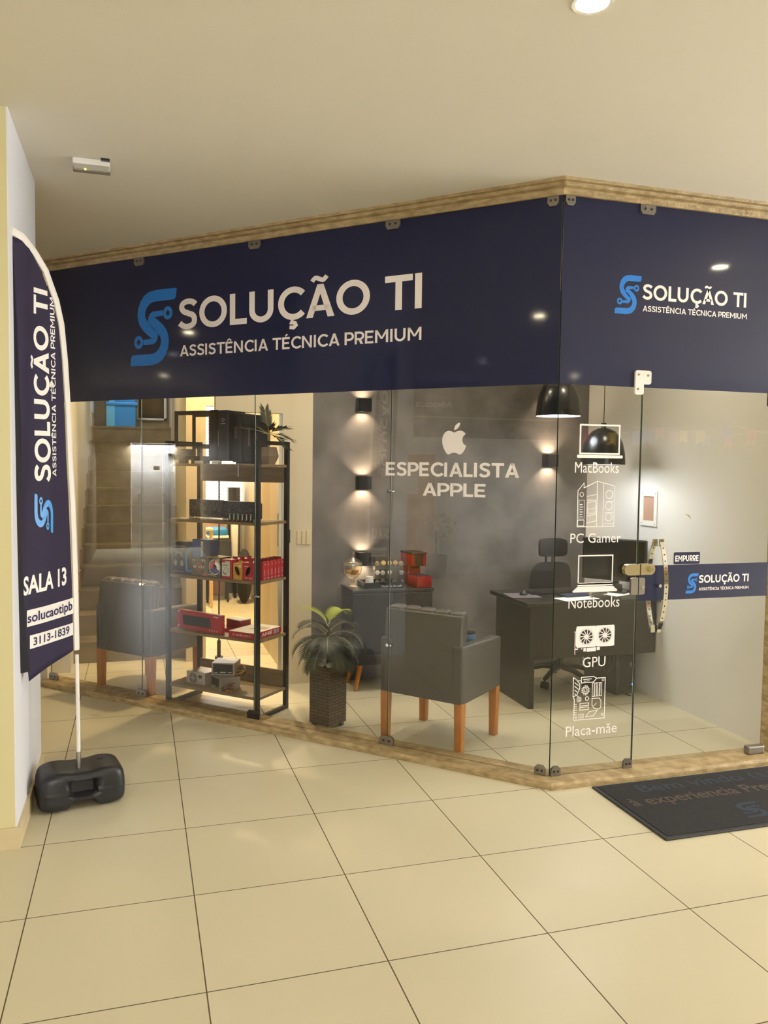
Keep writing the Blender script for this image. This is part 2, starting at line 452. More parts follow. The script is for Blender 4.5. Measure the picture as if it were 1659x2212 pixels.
def font(txt, x0, y0, x1, y1=None, bold=0.0, italic=0.0):
    """plain lettering from the built-in font, fitted between x0 and x1 (and to height y1 when given)"""
    cu = bpy.data.curves.new('lettering', 'FONT'); cu.body = txt; cu.offset = bold; cu.shear = italic; cu.resolution_u = 3
    o = bpy.data.objects.new('lettering', cu); COL.objects.link(o)
    dg = bpy.context.evaluated_depsgraph_get(); me = bpy.data.meshes.new_from_object(o.evaluated_get(dg))
    q = [[(me.vertices[i].co.x, me.vertices[i].co.y) for i in p.vertices] for p in me.polygons]
    bpy.data.objects.remove(o); bpy.data.curves.remove(cu); bpy.data.meshes.remove(me)
    b = bbox(q); sx = (x1-x0)/(b[2]-b[0]); sy = sx if y1 is None else (y1-y0)/(b[3]-b[1] if b[1] < -0.05 else b[3])
    yo = b[1] if (y1 is not None and b[1] < -0.05) else 0
    return [[(x0+(px-b[0])*sx, y0+(py-yo)*sy) for px, py in p] for p in q]
def logo_s(x0, y0, hgt, wid=None):
    """two interlocked strokes with ring ends, point-symmetric"""
    A = [(812,105),(828,116),(814,214),(800,234),(775,240),(640,232),(475,222),(420,240),(375,282),(350,335),(346,385),(358,425),(390,465),(430,502),(480,548),(522,595),(545,645),(538,698),(514,742),(474,764),(400,762),(318,758),(318,690),(380,692),(447,688),(400,650),(320,580),(262,502),(236,432),(227,350),(238,272),(272,192),(328,126),(400,88),(500,78),(660,90)]
    def nrm(x, y): return ((x-90)/930, (1010-(y-(.077-.047*(y-80)/930)*(x-460)))/930)
    c = nrm(468, 554)
    q = [[nrm(*p) for p in A]]; cx, cy = nrm(243, 716); n = 22
    for k in range(n):
        a, b = 2*PI*k/n, 2*PI*(k+1)/n; e = lambda t, f: (cx+.077*f*math.cos(t), cy+.090*f*math.sin(t))
        q.append([e(a, .40), e(b, .40), e(b, 1), e(a, 1)])
    q += [[(2*c[0]-x, 2*c[1]-y) for x, y in p] for p in q]
    sx = (wid/.80) if wid else hgt
    return [[(x0+x*sx, y0+y*hgt) for x, y in p] for p in q]
XZ = lambda y=0.0, x=0.0, z=0.0: frame((1,0,0), (0,0,1), (x, y, z))         # facing -y
def plane(ax, ay, o): return frame(ax, ay, o)

# ------------------------------------------------------------------ the setting
FA = R(-45)                                    # the long glass front runs at 45 degrees to the door front
H = 3.12
struct('floor', MB().box((-14, -14, -0.06), (9, 9, 0)), 'floor_tile', 'cream square tile floor', 'floor')
struct('ceiling', MB().box((-14, -14, H), (9, 9, H+0.1)), 'ceiling_paint', 'plain cream ceiling of the gallery', 'ceiling')
struct('wall_left', MB().box((-8.0, -0.05, 0), (-2.594, 0.87, H)).box((-2.594, -0.05, 0), (-2.588, 0.87, H), 'pillar_daylit_white'), 'wall_cream', 'cream pillar wall left of the shop', 'wall')  # thin side slab carries the cool daylight in its colour
bb = MB().box((-8.0, -0.064, 0), (-2.574, -0.05, 0.092)).box((-2.588, -0.05, 0), (-2.574, 0.87, 0.092))
struct('baseboard_left', bb, 'tile_base', 'tile baseboard around the left pillar', 'baseboard')
struct('wall_passage', MB().box((-12.7, 2.86, 0), (-2.80, 3.0, H)).box((-12.7, 0.87, 0), (-2.80, 0.90, H)), 'travertine_dark', 'side passage walls darkened to dim their reflection', 'wall')  # dark tone put on so the glass mirrors a dim passage
struct('wall_pier', MB().box((-2.90, 2.74, 0), (-2.745, 2.90, H)), 'wall_white', 'white pier at the end of the glass front', 'wall')
struct('wall_north', MB().box((-2.9, 7.2, 0), (2.0, 7.3, H)), 'shop_cream', 'far wall behind the stairs', 'wall')
struct('wall_back', MB().box((-0.82, 2.25, 0), (1.60, 2.37, H)), 'gray_cement', 'gray burnt cement wall of the shop', 'wall')
jb = MB().box((-1.05, 2.25, 0), (-0.82, 2.37, H)).box((-1.54, 2.25, 2.05), (-1.05, 2.37, H)).box((-2.1, 2.25, 2.6), (-1.54, 2.37, H))
struct('wall_inner', jb, 'shop_cream', 'cream wall and lintel of the inner doorway', 'wall')
struct('wall_right', MB().box((1.53, 0.03, 0), (1.66, 2.25, H)), 'shop_white', 'white side wall of the shop', 'wall')
struct('wall_divider', MB().box((-1.70, 3.15, 0), (-1.54, 7.2, H)).box((-1.54, 3.15, 2.15), (-0.95, 3.25, H)), 'shop_cream', 'cream wall between the stairs and the bright room', 'wall')
struct('wall_room', MB().box((-0.98, 2.37, 0), (-0.80, 4.0, H)).box((-0.75, 4.0, 0), (-0.6, 7.2, H)), 'shop_cream', 'warm lit side wall of the bright room', 'wall')
struct('wall_stair', MB().box((-2.80, 3.0, 0), (-2.60, 7.2, H)), 'shop_white', 'pale wall along the stairs', 'wall')
struct('wall_street', MB().box((1.66, 0.03, 0), (9, 0.2, H)), 'wall_white', 'wall beside the shop door', 'wall')
struct('wall_opposite', MB().box((-8.15, -14, 0), (-8.0, -0.05, H)), 'wall_white', 'wall across the gallery', 'wall')
struct('wall_south', MB().box((-8, -14.1, 0), (-4.2, -14, H)).box((-0.6, -14.1, 0), (2.0, -14, H)).box((-4.2, -14.1, 0), (-0.6, -14, .3)).box((2.0, -14.1, 0), (9, -14, H)).box((8.9, -14, 0), (9, -5.5, H)), 'wall_cream', 'far end wall of the gallery with an added daylight gap', 'wall')  # gap in this unseen wall added to throw daylight onto the glass front
struct('wall_end', MB().box((-12.9, 0.87, 0), (-12.7, 1.38, H)).box((-12.9, 2.22, 0), (-12.7, 2.9, H)).box((-12.9, 1.38, 2.06), (-12.7, 2.22, H)), 'travertine_dark', 'end wall of the side passage', 'wall')

# travertine threshold and head trim of the glass front
def along(mb, prof, a, b, m=None):
    """a moulding profile (outward, z) swept from a to b around the glass corner at the origin"""
    n = len(prof); st = []
    dl = Vector((-math.sqrt(.5), math.sqrt(.5), 0)); nl = Vector((-math.sqrt(.5), -math.sqrt(.5), 0)); nr = Vector((0, -1, 0))
    mt = (nl+nr).normalized(); k = 1/mt.dot(nr)
    for base, nn, s in ((dl*a, nl, 1), (Vector((0,0,0)), mt, k), (Vector((b,0,0)), nr, 1)):
        st += [base + nn*p*s + Vector((0,0,z)) for p, z in prof]
    fs = []
    for i in (0, 1): fs += [(i*n+j, i*n+(j+1) % n, (i+1)*n+(j+1) % n, (i+1)*n+j) for j in range(n)]
    fs += [list(range(n))[::-1], list(range(2*n, 3*n))]
    return mb.add(st, fs, m)
struct('trim_1', along(MB(), [(-.09,0),(.105,0),(.105,.022),(.095,.036),(-.09,.036)], 3.86, 1.9), 'travertine', 'travertine threshold under the glass front', 'trim')
struct('trim_2', along(MB(), [(-.09,3.055),(.022,3.055),(.03,3.085),(.055,3.09),(.062,3.105),(.085,3.106),(.09,3.12),(-.09,3.12)], 3.9, 1.9), 'travertine', 'stepped travertine head trim above the glass', 'trim')
struct('trim_3', MB().box((1.412, -0.01, 0), (1.53, 0.06, H)), 'travertine', 'travertine jamb beside the shop door', 'trim')

# ------------------------------------------------------------------ the stairs beyond the glass
st = MB()
for k in range(12):
    st.box((-2.60, 3.30+.28*k, .175*k), (-1.70, 7.2, .175*(k+1)))
    st.box((-2.60, 3.295+.28*k, .175*(k+1)-.022), (-1.70, 3.302+.28*k, .175*(k+1)))
so = struct('stairs', st, 'stair_stone', 'stone stairs rising behind the left glass', 'stairs')
sk = MB()
for k in range(12): sk.box((-2.60, 3.30+.28*k, .175*(k+1)), (-2.585, 3.58+.28*k, .175*(k+1)+.16))
struct('trim_4', sk, 'travertine_dark', 'stepped stone skirting along the stairs', 'trim')

wn = MB().box((-2.09, 7.10, 2.22), (-1.73, 7.16, 2.245)).box((-1.76, 7.10, 2.22), (-1.73, 7.16, 3.0)).box((-2.10, 7.10, 2.22), (-2.075, 7.16, 3.0))
struct('window_1', wn, 'white_plastic', 'white framed dark window above the stairs', 'window').location = (0, 0, 0)
wo = struct('window_1_glass', MB().box((-2.10, 7.15, 2.22), (-1.73, 7.17, 3.0)), 'dark_glass', 'dark pane of the landing window', 'window'); wo.parent = bpy.data.objects['window_1']; wo.name = 'pane'
if 'category' in wo: del wo['category']
t = thing('planter_box', 'blue painted double box standing at the top of the stairs', 'box', (-2.27, 6.72, 2.1))
b = MB(); b.rbox((-.175, -.15, 0), (.165, .15, .30), .01); b.rbox((-.18, -.165, .26), (.185, .16, .30), .008)
b.build('lower_box', 'blue_paint', t)
MB().rbox((-.145, -.13, .30), (.165, .14, .80), .01).build('upper_box', 'blue_paint', t)
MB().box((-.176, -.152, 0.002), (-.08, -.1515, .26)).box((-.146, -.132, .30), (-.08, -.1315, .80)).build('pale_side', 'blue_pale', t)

# ------------------------------------------------------------------ the glass front
TL = 0.004
def pane(x0, x1, z0, z1):
    mb = MB(); mb.box((x0+.0015, -TL, z0), (x1-.0015, TL, z1), 'clear_glass')
    # polished edges: thin strips on the two long sides
    for x in (x0+.0015, x1-.0015):
        s = 1 if x > (x0+x1)/2 else -1
        mb.box((x, -TL, z0), (x+s*.0012, TL*.2, z1), 'glass_edge'); mb.box((x, TL*.2, z0), (x+s*.0012, TL, z1), 'glass_edge_light')
    return mb
def clip(name_parent, x, z, top=False, w=.085, h=.055, dark=False, kind='clip_metal'):
    mb = MB(); y0, y1 = -.017, -.0045
    if top: poly = [(x-w/2, z), (x-w/2, z-h*.7), (x-w/2+.012, z-h), (x+w/2-.012, z-h), (x+w/2, z-h*.7), (x+w/2, z)]
    else: poly = [(x-w/2, z), (x+w/2, z), (x+w/2, z+h*.72), (x+w/2-.014, z+h), (x-w/2+.014, z+h), (x-w/2, z+h*.72)]
    n = len(poly)
    mb.add([(px, y1, pz) for px, pz in poly] + [(px*1.0, y0, pz) for px, pz in poly],
           [list(range(n)), list(range(n, 2*n))[::-1]] + [(i, n+i, n+(i+1) % n, (i+1) % n) for i in range(n)])
    for s in (-.2, .2):
        mb.cyl((x+s*w, -.0205, z+(-.5 if top else .5)*h), (x+s*w, -.016, z+(-.5 if top else .5)*h), .006, n=10, m='clip_dark')
    return mb
ds = [0, .972, 1.942, 2.912, 3.835]
plab = ['tall glass pane ending at the corner, carrying white lettering', 'tall clear glass pane before the palm planter', 'tall clear glass pane before the shelf of computer parts', 'tall clear glass pane beside the feather banner']
for i in range(4):
    t = thing('shop_window', plab[i], 'shop window', (0,0,0), FA, 'fixed glass panes of the long front')
    pane(-ds[i+1], -ds[i], .036, 3.06).build('pane', None, t)
zs = [('glass_connector', 1.52, .969), ('glass_connector', .626, .965), ('glass_connector', .824, 1.93), ('glass_connector', .827, 2.905)]
zl = ['upper chrome connector on the seam before the armchair', 'lower chrome connector on the seam before the armchair', 'chrome connector on the seam before the shelf', 'chrome connector on the seam before the stairs']
for (nm, z, d), lb in zip(zs, zl):
    t = thing(nm, lb, 'glass connector', (0,0,0), FA, 'button connectors on the glass seams')
    MB().cyl((-d-.011, -.014, z), (-d-.011, .014, z), .0095, n=14).cyl((-d+.011, -.012, z), (-d+.011, .012, z), .006, n=12).build('button', 'chrome', t, smooth=40)
clips = [(.048, 0), (.972, 0), (1.942, 0), (2.912, 0), (3.80, 0), (.048, 1), (.972, 1), (1.942, 1), (2.912, 1)]
nmc = {(.048,0): 'gray clamp left of the glass corner at the threshold', (.972,0): 'gray threshold clamp in front of the armchair', (1.942,0): 'dark threshold clamp in front of the shelf foot', (2.912,0): 'gray threshold clamp in front of the left armchair', (3.80,0): 'gray threshold clamp at the far pier',
       (.048,1): 'head clamp left of the glass corner', (.972,1): 'head clamp above the last letters of the sign', (1.942,1): 'head clamp above the middle of the big sign', (2.912,1): 'head clamp above the blue emblem of the big sign'}
for d, top in clips:
    t = thing('glass_clamp', nmc[(d, top)], 'glass clamp', (0,0,0), FA, 'clamps holding the glass')
    w = .06 if d == .048 else .092
    clip(None, -d, 3.06 if top else .034, bool(top), w).build('clamp_plate', 'clip_dark' if d == 1.942 and not top else 'clip_metal', t)
# right of the corner
t = thing('shop_window', 'narrow glass pane right of the corner with service icons', 'shop window', (0,0,0), 0, 'fixed glass panes of the door front')
pane(0, .497, .036, 3.06).build('pane', None, t)
t = thing('shop_window', 'glass transom pane above the glass door', 'shop window', (0,0,0), 0, 'fixed glass panes of the door front')
pane(.50, 1.385, 2.116, 3.06).build('pane', None, t)
for (x, top, lb) in ((.03, 0, 'gray clamp right of the glass corner at the threshold'), (.468, 0, 'small frosted threshold clamp beside the door edge'), (.035, 1, 'head clamp right of the glass corner'), (.493, 1, 'head clamp above the door front sign')):
    t = thing('glass_clamp', lb, 'glass clamp', (0,0,0), 0, 'clamps holding the glass')
    clip(None, x, 3.06 if top else .034, bool(top), .092 if x == .493 else .055).build('clamp_plate', 'clip_metal', t)

# navy vinyl bands with the sign lettering
ZB0, ZB1 = 2.102, 3.056
def sign_band(name, label, x0, x1, rot):
    t = thing(name, label, 'sign', (0,0,0), rot); mb = MB()
    mb.box((x0, -TL-.0025, ZB0), (x1, -TL-.0006, ZB1)).build('band', 'navy_vinyl', t); return t
t = sign_band('shop_sign', 'big navy sign band with blue emblem and SOLUÇÃO TI', -3.83, -.002, FA)
Ty = XZ(-TL-.0032)
MB().flat(fit_caps('SOLUÇÃO TI', -2.572, 2.550, -.788, 2.745, .185, .02), Ty).build('title_lettering', 'letter_white', t)
MB().flat(fit_caps('ASSISTÊNCIA TÉCNICA PREMIUM', -2.556, 2.374, -.787, 2.447, .17, .03), Ty).build('tagline_lettering', 'letter_white', t)
MB().flat(logo_s(-3.015, 2.340, .485, .435), Ty).build('emblem', 'logo_blue', t)
t = sign_band('shop_sign', 'smaller navy sign band over the door with SOLUÇÃO TI', .002, 1.385, 0)
MB().flat(fit_caps('SOLUÇÃO TI', .478, 2.566, 1.142, 2.645, .185, .02), Ty).build('title_lettering', 'letter_white', t)
MB().flat(fit_caps('ASSISTÊNCIA TÉCNICA PREMIUM', .483, 2.503, 1.149, 2.533, .17, .03), Ty).build('tagline_lettering', 'letter_white', t)
MB().flat(logo_s(.307, 2.486, .198, .165), Ty).build('emblem', 'logo_blue', t)

# white vinyl lettering on the corner pane
Tv = XZ(-TL-.0012)
t = thing('window_decal', 'white apple emblem with ESPECIALISTA APPLE on the glass', 'decal', (0,0,0), FA)
MB().flat(fit_caps('ESPECIALISTA', -1.003, 1.612, -.200, 1.690, .19, .02), Tv).flat(fit_caps('APPLE', -.765, 1.503, -.389, 1.576, .19, .02), Tv).build('lettering', 'glass_vinyl', t)
body = catmull([(0,.715),(.10,.755),(.22,.775),(.33,.745),(.415,.665),(.345,.60),(.305,.51),(.31,.42),(.36,.325),(.44,.27),(.40,.16),(.33,.055),(.24,-.01),(.16,0),(.08,.035),(0,.045),(-.08,.035),(-.16,0),(-.24,-.005),(-.33,.09),(-.41,.24),(-.45,.40),(-.44,.56),(-.37,.69),(-.26,.765),(-.14,.765),(-.05,.73)], 4, True)
leaf = catmull([(.0,.80),(.01,.90),(.08,.99),(.2,1.04),(.19,.94),(.12,.85)], 4, True)
em = MB()
for p in (body, leaf): em.flat([[(-.578+x*.160, 1.737+y*.166) for x, y in p]], Tv)
em.build('emblem', 'glass_vinyl', t)

# service icons on the narrow pane
def decal(label, polys, txt):
    t = thing('window_decal', label, 'decal', (0,0,0), 0, 'white service icons on the narrow pane')
    MB().flat(polys, Tv).build('icon', 'glass_vinyl', t); MB().flat(txt, Tv).build('lettering', 'glass_vinyl', t); return t
ic = strip([(.131,1.745),(.131,1.895),(.365,1.895),(.365,1.745)], .009, True) + [rrect(.114, 1.722, .388, 1.738, .006)]
decal('white laptop outline icon labelled MacBooks', ic, font('MacBooks', .104, 1.645, .366, 1.70))
def M2(p, o=(0,0)): return [[(x+o[0], y+o[1]) for x, y in q] for q in p]
ic = []
for p in ([(.125,1.36),(.125,1.55),(.16,1.59),(.16,1.565),(.24,1.60),(.24,1.36)],): ic += strip(p, .004, True)
ic += strip([(.24,1.36),(.345,1.36),(.345,1.575),(.24,1.60)], .003) + strip([(.278,1.36),(.278,1.588)], .003)
for z in (1.53,1.47,1.41): ic += ring(.313, z, .021, .003) + strip([(.285,z-.035),(.34,z-.035)], .002)
ic += ring(.148,1.53,.011,.003) + frect(.133,1.40,.165,1.50,.002)
for i in range(6): ic += [rect(.138, 1.41+.013*i, .158-.004*(i % 2), 1.414+.013*i)]
for i in range(5): ic += strip([(.18,1.38+.035*i),(.235,1.39+.035*i)], .0025)
ic += frect(.185,1.43,.232,1.50,.003) + frect(.128,1.365,.165,1.395,.003)
decal('white tower computer outline icon labelled PC Gamer', ic, font('PC Gamer', .087, 1.275, .391, 1.325))
ic = strip([(.140,1.055),(.140,1.206),(.345,1.206),(.345,1.055)], .007, True) + [rect(.137,1.045,.349,1.062), [(.137,1.042),(.349,1.042),(.380,1.018),(.374,1.012),(.112,1.012),(.106,1.018)]]
decal('white open notebook icon labelled Notebooks', ic, font('Notebooks', .086, .928, .394, .985))
ic = [rect(.135,.714,.369,.722), rect(.135,.822,.369,.833), rect(.135,.714,.150,.833), rect(.362,.714,.369,.833)]
def fan2(cx, cz, r):
    q = ring(cx, cz, r, .004, 26) + [disc(cx, cz, r*.34, 16)]
    for k in range(11):
        a = 2*PI*k/11; q += strip([(cx+r*.3*math.cos(a), cz+r*.3*math.sin(a)), (cx+r*.65*math.cos(a+.18), cz+r*.65*math.sin(a+.18)), (cx+r*math.cos(a+.26), cz+r*math.sin(a+.26))], .0045)
    return q
# plate of the card around the two fans: fill between circle and rectangle
def plate(x0, x1, z0, z1, cx, cz, r, n=32):
    q = []
    for k in range(n):
        a0, a1 = 2*PI*k/n, 2*PI*(k+1)/n
        def edge(a):
            c, s_ = math.cos(a), math.sin(a); tt = 1e9
            if c > 1e-9: tt = min(tt, (x1-cx)/c)
            if c < -1e-9: tt = min(tt, (x0-cx)/c)
            if s_ > 1e-9: tt = min(tt, (z1-cz)/s_)
            if s_ < -1e-9: tt = min(tt, (z0-cz)/s_)
            return (cx+c*tt, cz+s_*tt)
        q.append([(cx+r*math.cos(a0), cz+r*math.sin(a0)), edge(a0), edge(a1), (cx+r*math.cos(a1), cz+r*math.sin(a1))])
    return q
ic = plate(.135,.255,.716,.830,.198,.772,.043) + plate(.255,.369,.716,.830,.311,.776,.043) + fan2(.198,.772,.040) + fan2(.311,.776,.040)
ic += [rect(.124,.80,.136,.803), rect(.129,.680,.133,.803), rect(.133,.706,.150,.712), rect(.168,.706,.176,.712), rect(.182,.694,.198,.713), rect(.202,.692,.258,.713), rect(.262,.698,.282,.713)]
decal('white graphics card icon with two fans labelled GPU', ic, font('GPU', .181, .608, .318, .662))
x0, z0 = .125, .317
ic = []
ic += strip([(.135,.325),(.135,.44),(.127,.452),(.127,.557),(.155,.537),(.175,.537)], .0045) + strip([(.135,.325),(.320,.325),(.320,.545),(.268,.545)], .0045)
ic += strip([(.127,.452),(.150,.462),(.166,.495),(.166,.52),(.140,.548)], .004)
for i in range(4): ic += strip([(.135,.53-.02*i),(.158,.512-.02*i)], .004)
ic += strip([(.175,.555),(.248,.555),(.268,.545),(.248,.525),(.175,.525)], .0045, True) + strip([(.185,.543),(.238,.543)], .004) + strip([(.19,.533),(.225,.533)], .003)
ic += frect(.187,.468,.217,.500,.0045) + frect(.195,.476,.209,.492,.003)
for i in range(3):
    ic += [rect(.191+.009*i,.502,.194+.009*i,.512), rect(.191+.009*i,.456,.194+.009*i,.466), rect(.175,.473+.009*i,.185,.476+.009*i), rect(.219,.473+.009*i,.229,.476+.009*i)]
for i in range(4): ic += frect(.243+.0155*i,.447,.253+.0155*i,.520,.003)
ic += ring(.212,.438,.010,.004) + strip([(.243,.436),(.285,.436),(.297,.422),(.297,.385),(.285,.375),(.258,.380),(.243,.40)], .004, True) + strip([(.255,.395),(.27,.41)], .003)
ic += frect(.152,.428,.175,.445,.004) + [rect(.158,.421,.161,.452), rect(.166,.421,.169,.452)]
ic += frect(.170,.400,.222,.414,.004) + frect(.170,.378,.222,.392,.004)
for i in range(6): ic += [rect(.137,.355+.011*i,.152,.358+.011*i)]
ic += frect(.165,.336,.192,.356,.003) + [rect(.165,.345,.192,.347), rect(.174,.336,.176,.356), rect(.183,.336,.185,.356)]
ic += strip([(.206,.338),(.255,.342),(.276,.370),(.228,.366)], .004, True)
for cx, cz in ((.307,.533),(.307,.345),(.148,.338)): ic += ring(cx, cz, .006, .003, 12)
decal('white motherboard outline icon labelled Placa-mãe', ic, font('Placa-mãe', .089, .240, .400, .295))

# the glass door
t = thing('glass_door', 'frameless glass door with navy strip and steel handle', 'door', (0,0,0), 0)
mb = MB(); mb.box((.502, -TL, .05), (1.36, TL, 2.108), 'clear_glass')
mb.box((.500, -TL, .05), (.502, TL*.2, 2.108), 'glass_edge'); mb.box((.500, TL*.2, .05), (.502, TL, 2.108), 'glass_edge_light'); mb.box((.502, -TL, 2.108), (1.36, TL, 2.110), 'glass_edge')
mb.build('pane', None, t)
s_ = MB().box((.506, -TL-.0016, .953), (1.36, -TL-.0004, 1.145)).build('navy_strip', 'navy_vinyl', t)
Ts = XZ(-TL-.0022)
MB().flat(fit_caps('SOLUÇÃO TI', .895, 1.040, 1.229, 1.083, .19, .02), Ts).flat(fit_caps('ASSISTÊNCIA TÉCNICA PREMIUM', .897, .998, 1.231, 1.014, .17, .03), Ts).build('strip_lettering', 'letter_white', s_)
MB().flat(logo_s(.808, .986, .108, .085), Ts).build('strip_emblem', 'logo_blue', s_)
e_ = MB().prism(rrect(.727, 1.147, .897, 1.214, .008), 0, .0012).build('push_sign', 'navy_vinyl', t)
e_.rotation_euler = (R(90), 0, 0); e_.location = (0, -TL-.0004, 0)
lt = MB().flat(fit_caps('EMPURRE', .737, 1.163, .888, 1.196, .2, .03), frame((1,0,0), (0,1,0), (0,0,.0018))).build('push_lettering', 'letter_white', e_)
# bowed flat-bar pull handles, one each side of the glass, with rows of holes
def handle(side):
    mb = MB(); pts = []
    for i in range(29):
        a = i/28; z = .790+.484*a; b = math.sin(PI*a)
        pts.append((side*(.006+.052*b**.8), z))
    xw = .026
    for i in range(28):
        (y0, z0), (y1, z1) = pts[i], pts[i+1]
        d = Vector((0, y1-y0, z1-z0)).normalized(); n = Vector((0, -d.z, d.y))*.0025
        x0 = .600 if side > 0 else .632
        a, b = Vector((x0, y0, z0)), Vector((x0, y1, z1)); e = Vector((xw, 0, 0))
        mb.add([a-n, a+e-n, b+e-n, b-n, a+n, a+e+n, b+e+n, b+n], [(0,3,2,1),(4,5,6,7),(0,1,5,4),(2,3,7,6),(1,2,6,5),(3,0,4,7)])
    for i in range(2, 27, 2):
        (y0, z0), (y1, z1) = pts[i], pts[i+1]; x0 = (.600 if side > 0 else .632)+xw/2
        d = Vector((0, y1-y0, z1-z0)).normalized(); n = Vector((0, -d.z, d.y)); s2 = -1 if n.y > 0 else 1
        c = Vector((x0, y0, z0)); mb.cyl(c-n*.0032, c+n*.0032, .0042, n=10, m='clip_dark')
    for zz in (.795, 1.268): mb.box(((.600 if side > 0 else .632), -.010 if side < 0 else 0, zz-.02), ((.600 if side > 0 else .632)+xw, 0 if side < 0 else .010, zz+.02))
    return mb
handle(-1).build('pull_handle', 'chrome', t); handle(1).build('pull_handle', 'chrome', t)
MB().cyl((.641, -.014, 1.032), (.641, -.004, 1.032), .009, n=16).build('bolt', 'chrome', t, smooth=40)
def upright(mb, name, m, parent, y):
    o = mb.build(name, m, parent); o.rotation_euler = (R(90), 0, 0); o.location = (0, y, 0); return o
lk = upright(MB().prism([(.505,1.098)] + arc(.566, 1.1275, .028, .0295, -90, 90, 12) + [(.505,1.157)], 0, .026), 'door_lock', 'brass_pale', t, -.0046)
MB().cyl((.562, 1.128, .024), (.562, 1.128, .040), .015, n=20).cyl((.562, 1.128, .040), (.562, 1.128, .044), .010, n=16).box((.561, 1.122, .044), (.563, 1.134, .0446), 'clip_dark').build('key_cylinder', 'brass_pale', lk, smooth=40)
upright(MB().prism([(.5015,.990),(.526,.990)] + arc(.526, 1.000, .013, .010, -60, 0, 3) + arc(.526, 1.072, .013, .010, 0, 60, 3) + [(.526,1.082),(.5015,1.082)], 0, .016), 'lock_cover', 'clip_metal', t, -.0046)
MB().box((.516, -.027, 1.030), (.534, -.0205, 1.036)).box((.522, -.024, 1.014), (.527, -.0205, 1.030)).build('thumb_turn', 'chrome', t)
MB().rbox((1.26, -.022, .036), (1.375, .022, .085), .01, 2).build('floor_hinge', 'clip_metal', t)
MB().rbox((1.33, -.022, 2.03), (1.375, .022, 2.112), .008, 2).build('head_hinge', 'clip_dark', t)
t = thing('lock_strike', 'pale gold rounded lock strike on the narrow pane', 'lock', (0,0,0), 0)
upright(MB().prism([(.4955,1.098),(.4955,1.157)] + arc(.431, 1.1275, .029, .0295, 90, 270, 12), 0, .030), 'strike_body', 'brass_pale', t, -.0046)
upright(MB().prism([(.4955,.990),(.4955,1.082),(.466,1.082)] + arc(.466, 1.072, .013, .010, 120, 180, 3) + arc(.466, 1.000, .013, .010, 180, 240, 3) + [(.466,.990)], 0, .016), 'cover_plate', 'clip_metal', t, -.0046)
t = thing('door_patch', 'pale rounded patch fitting at the top door corner', 'door fitting', (0,0,0), 0)
mb = MB(); T = XZ(-.0045)
pl = rrect(.443, 2.080, .498, 2.19, .012) 
mb.prism(rrect(.443, 2.062, .496, 2.19, .012), .0, .012).prism(rrect(.480, 2.118, .541, 2.19, .012), 0.0002, .0118)
o = mb.build('patch_plate', 'white_plastic', t); o.rotation_euler = (R(90), 0, 0); o.location = (0, -.0068, 0)
mb = MB()
for x, z in ((.462,2.168),(.520,2.165),(.460,2.092)): mb.cyl((x, -.0225, z), (x, -.018, z), .006, n=12)
mb.build('screw', 'clip_metal', t)

# ------------------------------------------------------------------ feather banner outside, left
P0 = Vector((-2.365, .36, 0)); D0 = Vector((-.5798, -.8148, 0)).normalized(); N0 = Vector((D0.y, -D0.x, 0))  # N0 faces the viewer
if N0.y > 0: N0 = -N0
rgt = [(.16,.0),(.763,.008),(1.109,.013),(1.443,.025),(1.662,.038),(1.879,.048),(2.136,.07),(2.30,.095),(2.401,.127),(2.523,.184),(2.588,.255),(2.63,.335),(2.646,.392)]
lft = [(.60,.270),(.713,.285),(.961,.318),(1.253,.341),(1.66,.353),(2.058,.373),(2.448,.385),(2.646,.392)]
def lerp(tab, z):
    for (a, x), (b, y) in zip(tab, tab[1:]):
        if z <= b: return x+(y-x)*max(0, (z-a))/(b-a)
    return tab[-1][1]
def rip(s, z):
    k = min(1, max(0, s/.3)); low = max(0, 1-(z-.7)/1.0)
    return .010*math.sin(s*26+z*2.2)*k + .022*low*math.sin(s*17+.6)*k - .02*k*k*low
def FP(s, z, o=0.0): return P0 + D0*s + N0*(rip(s, z)+o) + Vector((0,0,z))
ban = thing('feather_banner', 'purple feather banner on a white pole beside the left pillar', 'banner', (0,0,0))
nz, ns = 70, 26; mb = MB(); vs = []; fs = []; zb = .735
SLV = .028
for i in range(nz+1):
    for j in range(ns+1):
        a = i/nz; f = j/ns
        z = zb + (2.62-zb)*a
        r = lerp(rgt, z)+SLV*.9; l = lerp(lft, z)
        s = r+(l-r)*f
        zz = z
        if a < .16: zz = z - (1-a/.16)*(.03*f+.03*f*f) + (1-a/.16)*.03*(1-f)
        vs.append(FP(s, zz))
for i in range(nz):
    for j in range(ns): fs.append((i*(ns+1)+j, i*(ns+1)+j+1, (i+1)*(ns+1)+j+1, (i+1)*(ns+1)+j))
mb.add(vs, fs); fab = mb.build('fabric', 'navy_flag', ban, smooth=60)
so = fab.modifiers.new('thickness', 'SOLIDIFY'); so.thickness = .0012; so.offset = 0
mb = MB(); pts = [FP(x, z) for z, x in rgt if z > .7]
den = []
for a, b in zip(pts, pts[1:]):
    for k in range(4): den.append(a.lerp(b, k/4))
den.append(pts[-1])
sl = MB(); n = len(den); vs = []; fs = []
for i, p in enumerate(den):
    tng = (den[min(i+1, n-1)]-den[max(i-1, 0)]).normalized(); sd = N0.cross(tng).normalized()
    w = .017
    vs += [p-sd*w-N0*.003, p+sd*w-N0*.003, p+sd*w+N0*.004, p+sd*.3*w+N0*.011, p-sd*.3*w+N0*.011, p-sd*w+N0*.004]
for i in range(n-1):
    for k in range(6): fs.append((i*6+k, i*6+(k+1) % 6, (i+1)*6+(k+1) % 6, (i+1)*6+k))
fs += [tuple(range(6))[::-1], tuple(range((n-1)*6, n*6))]
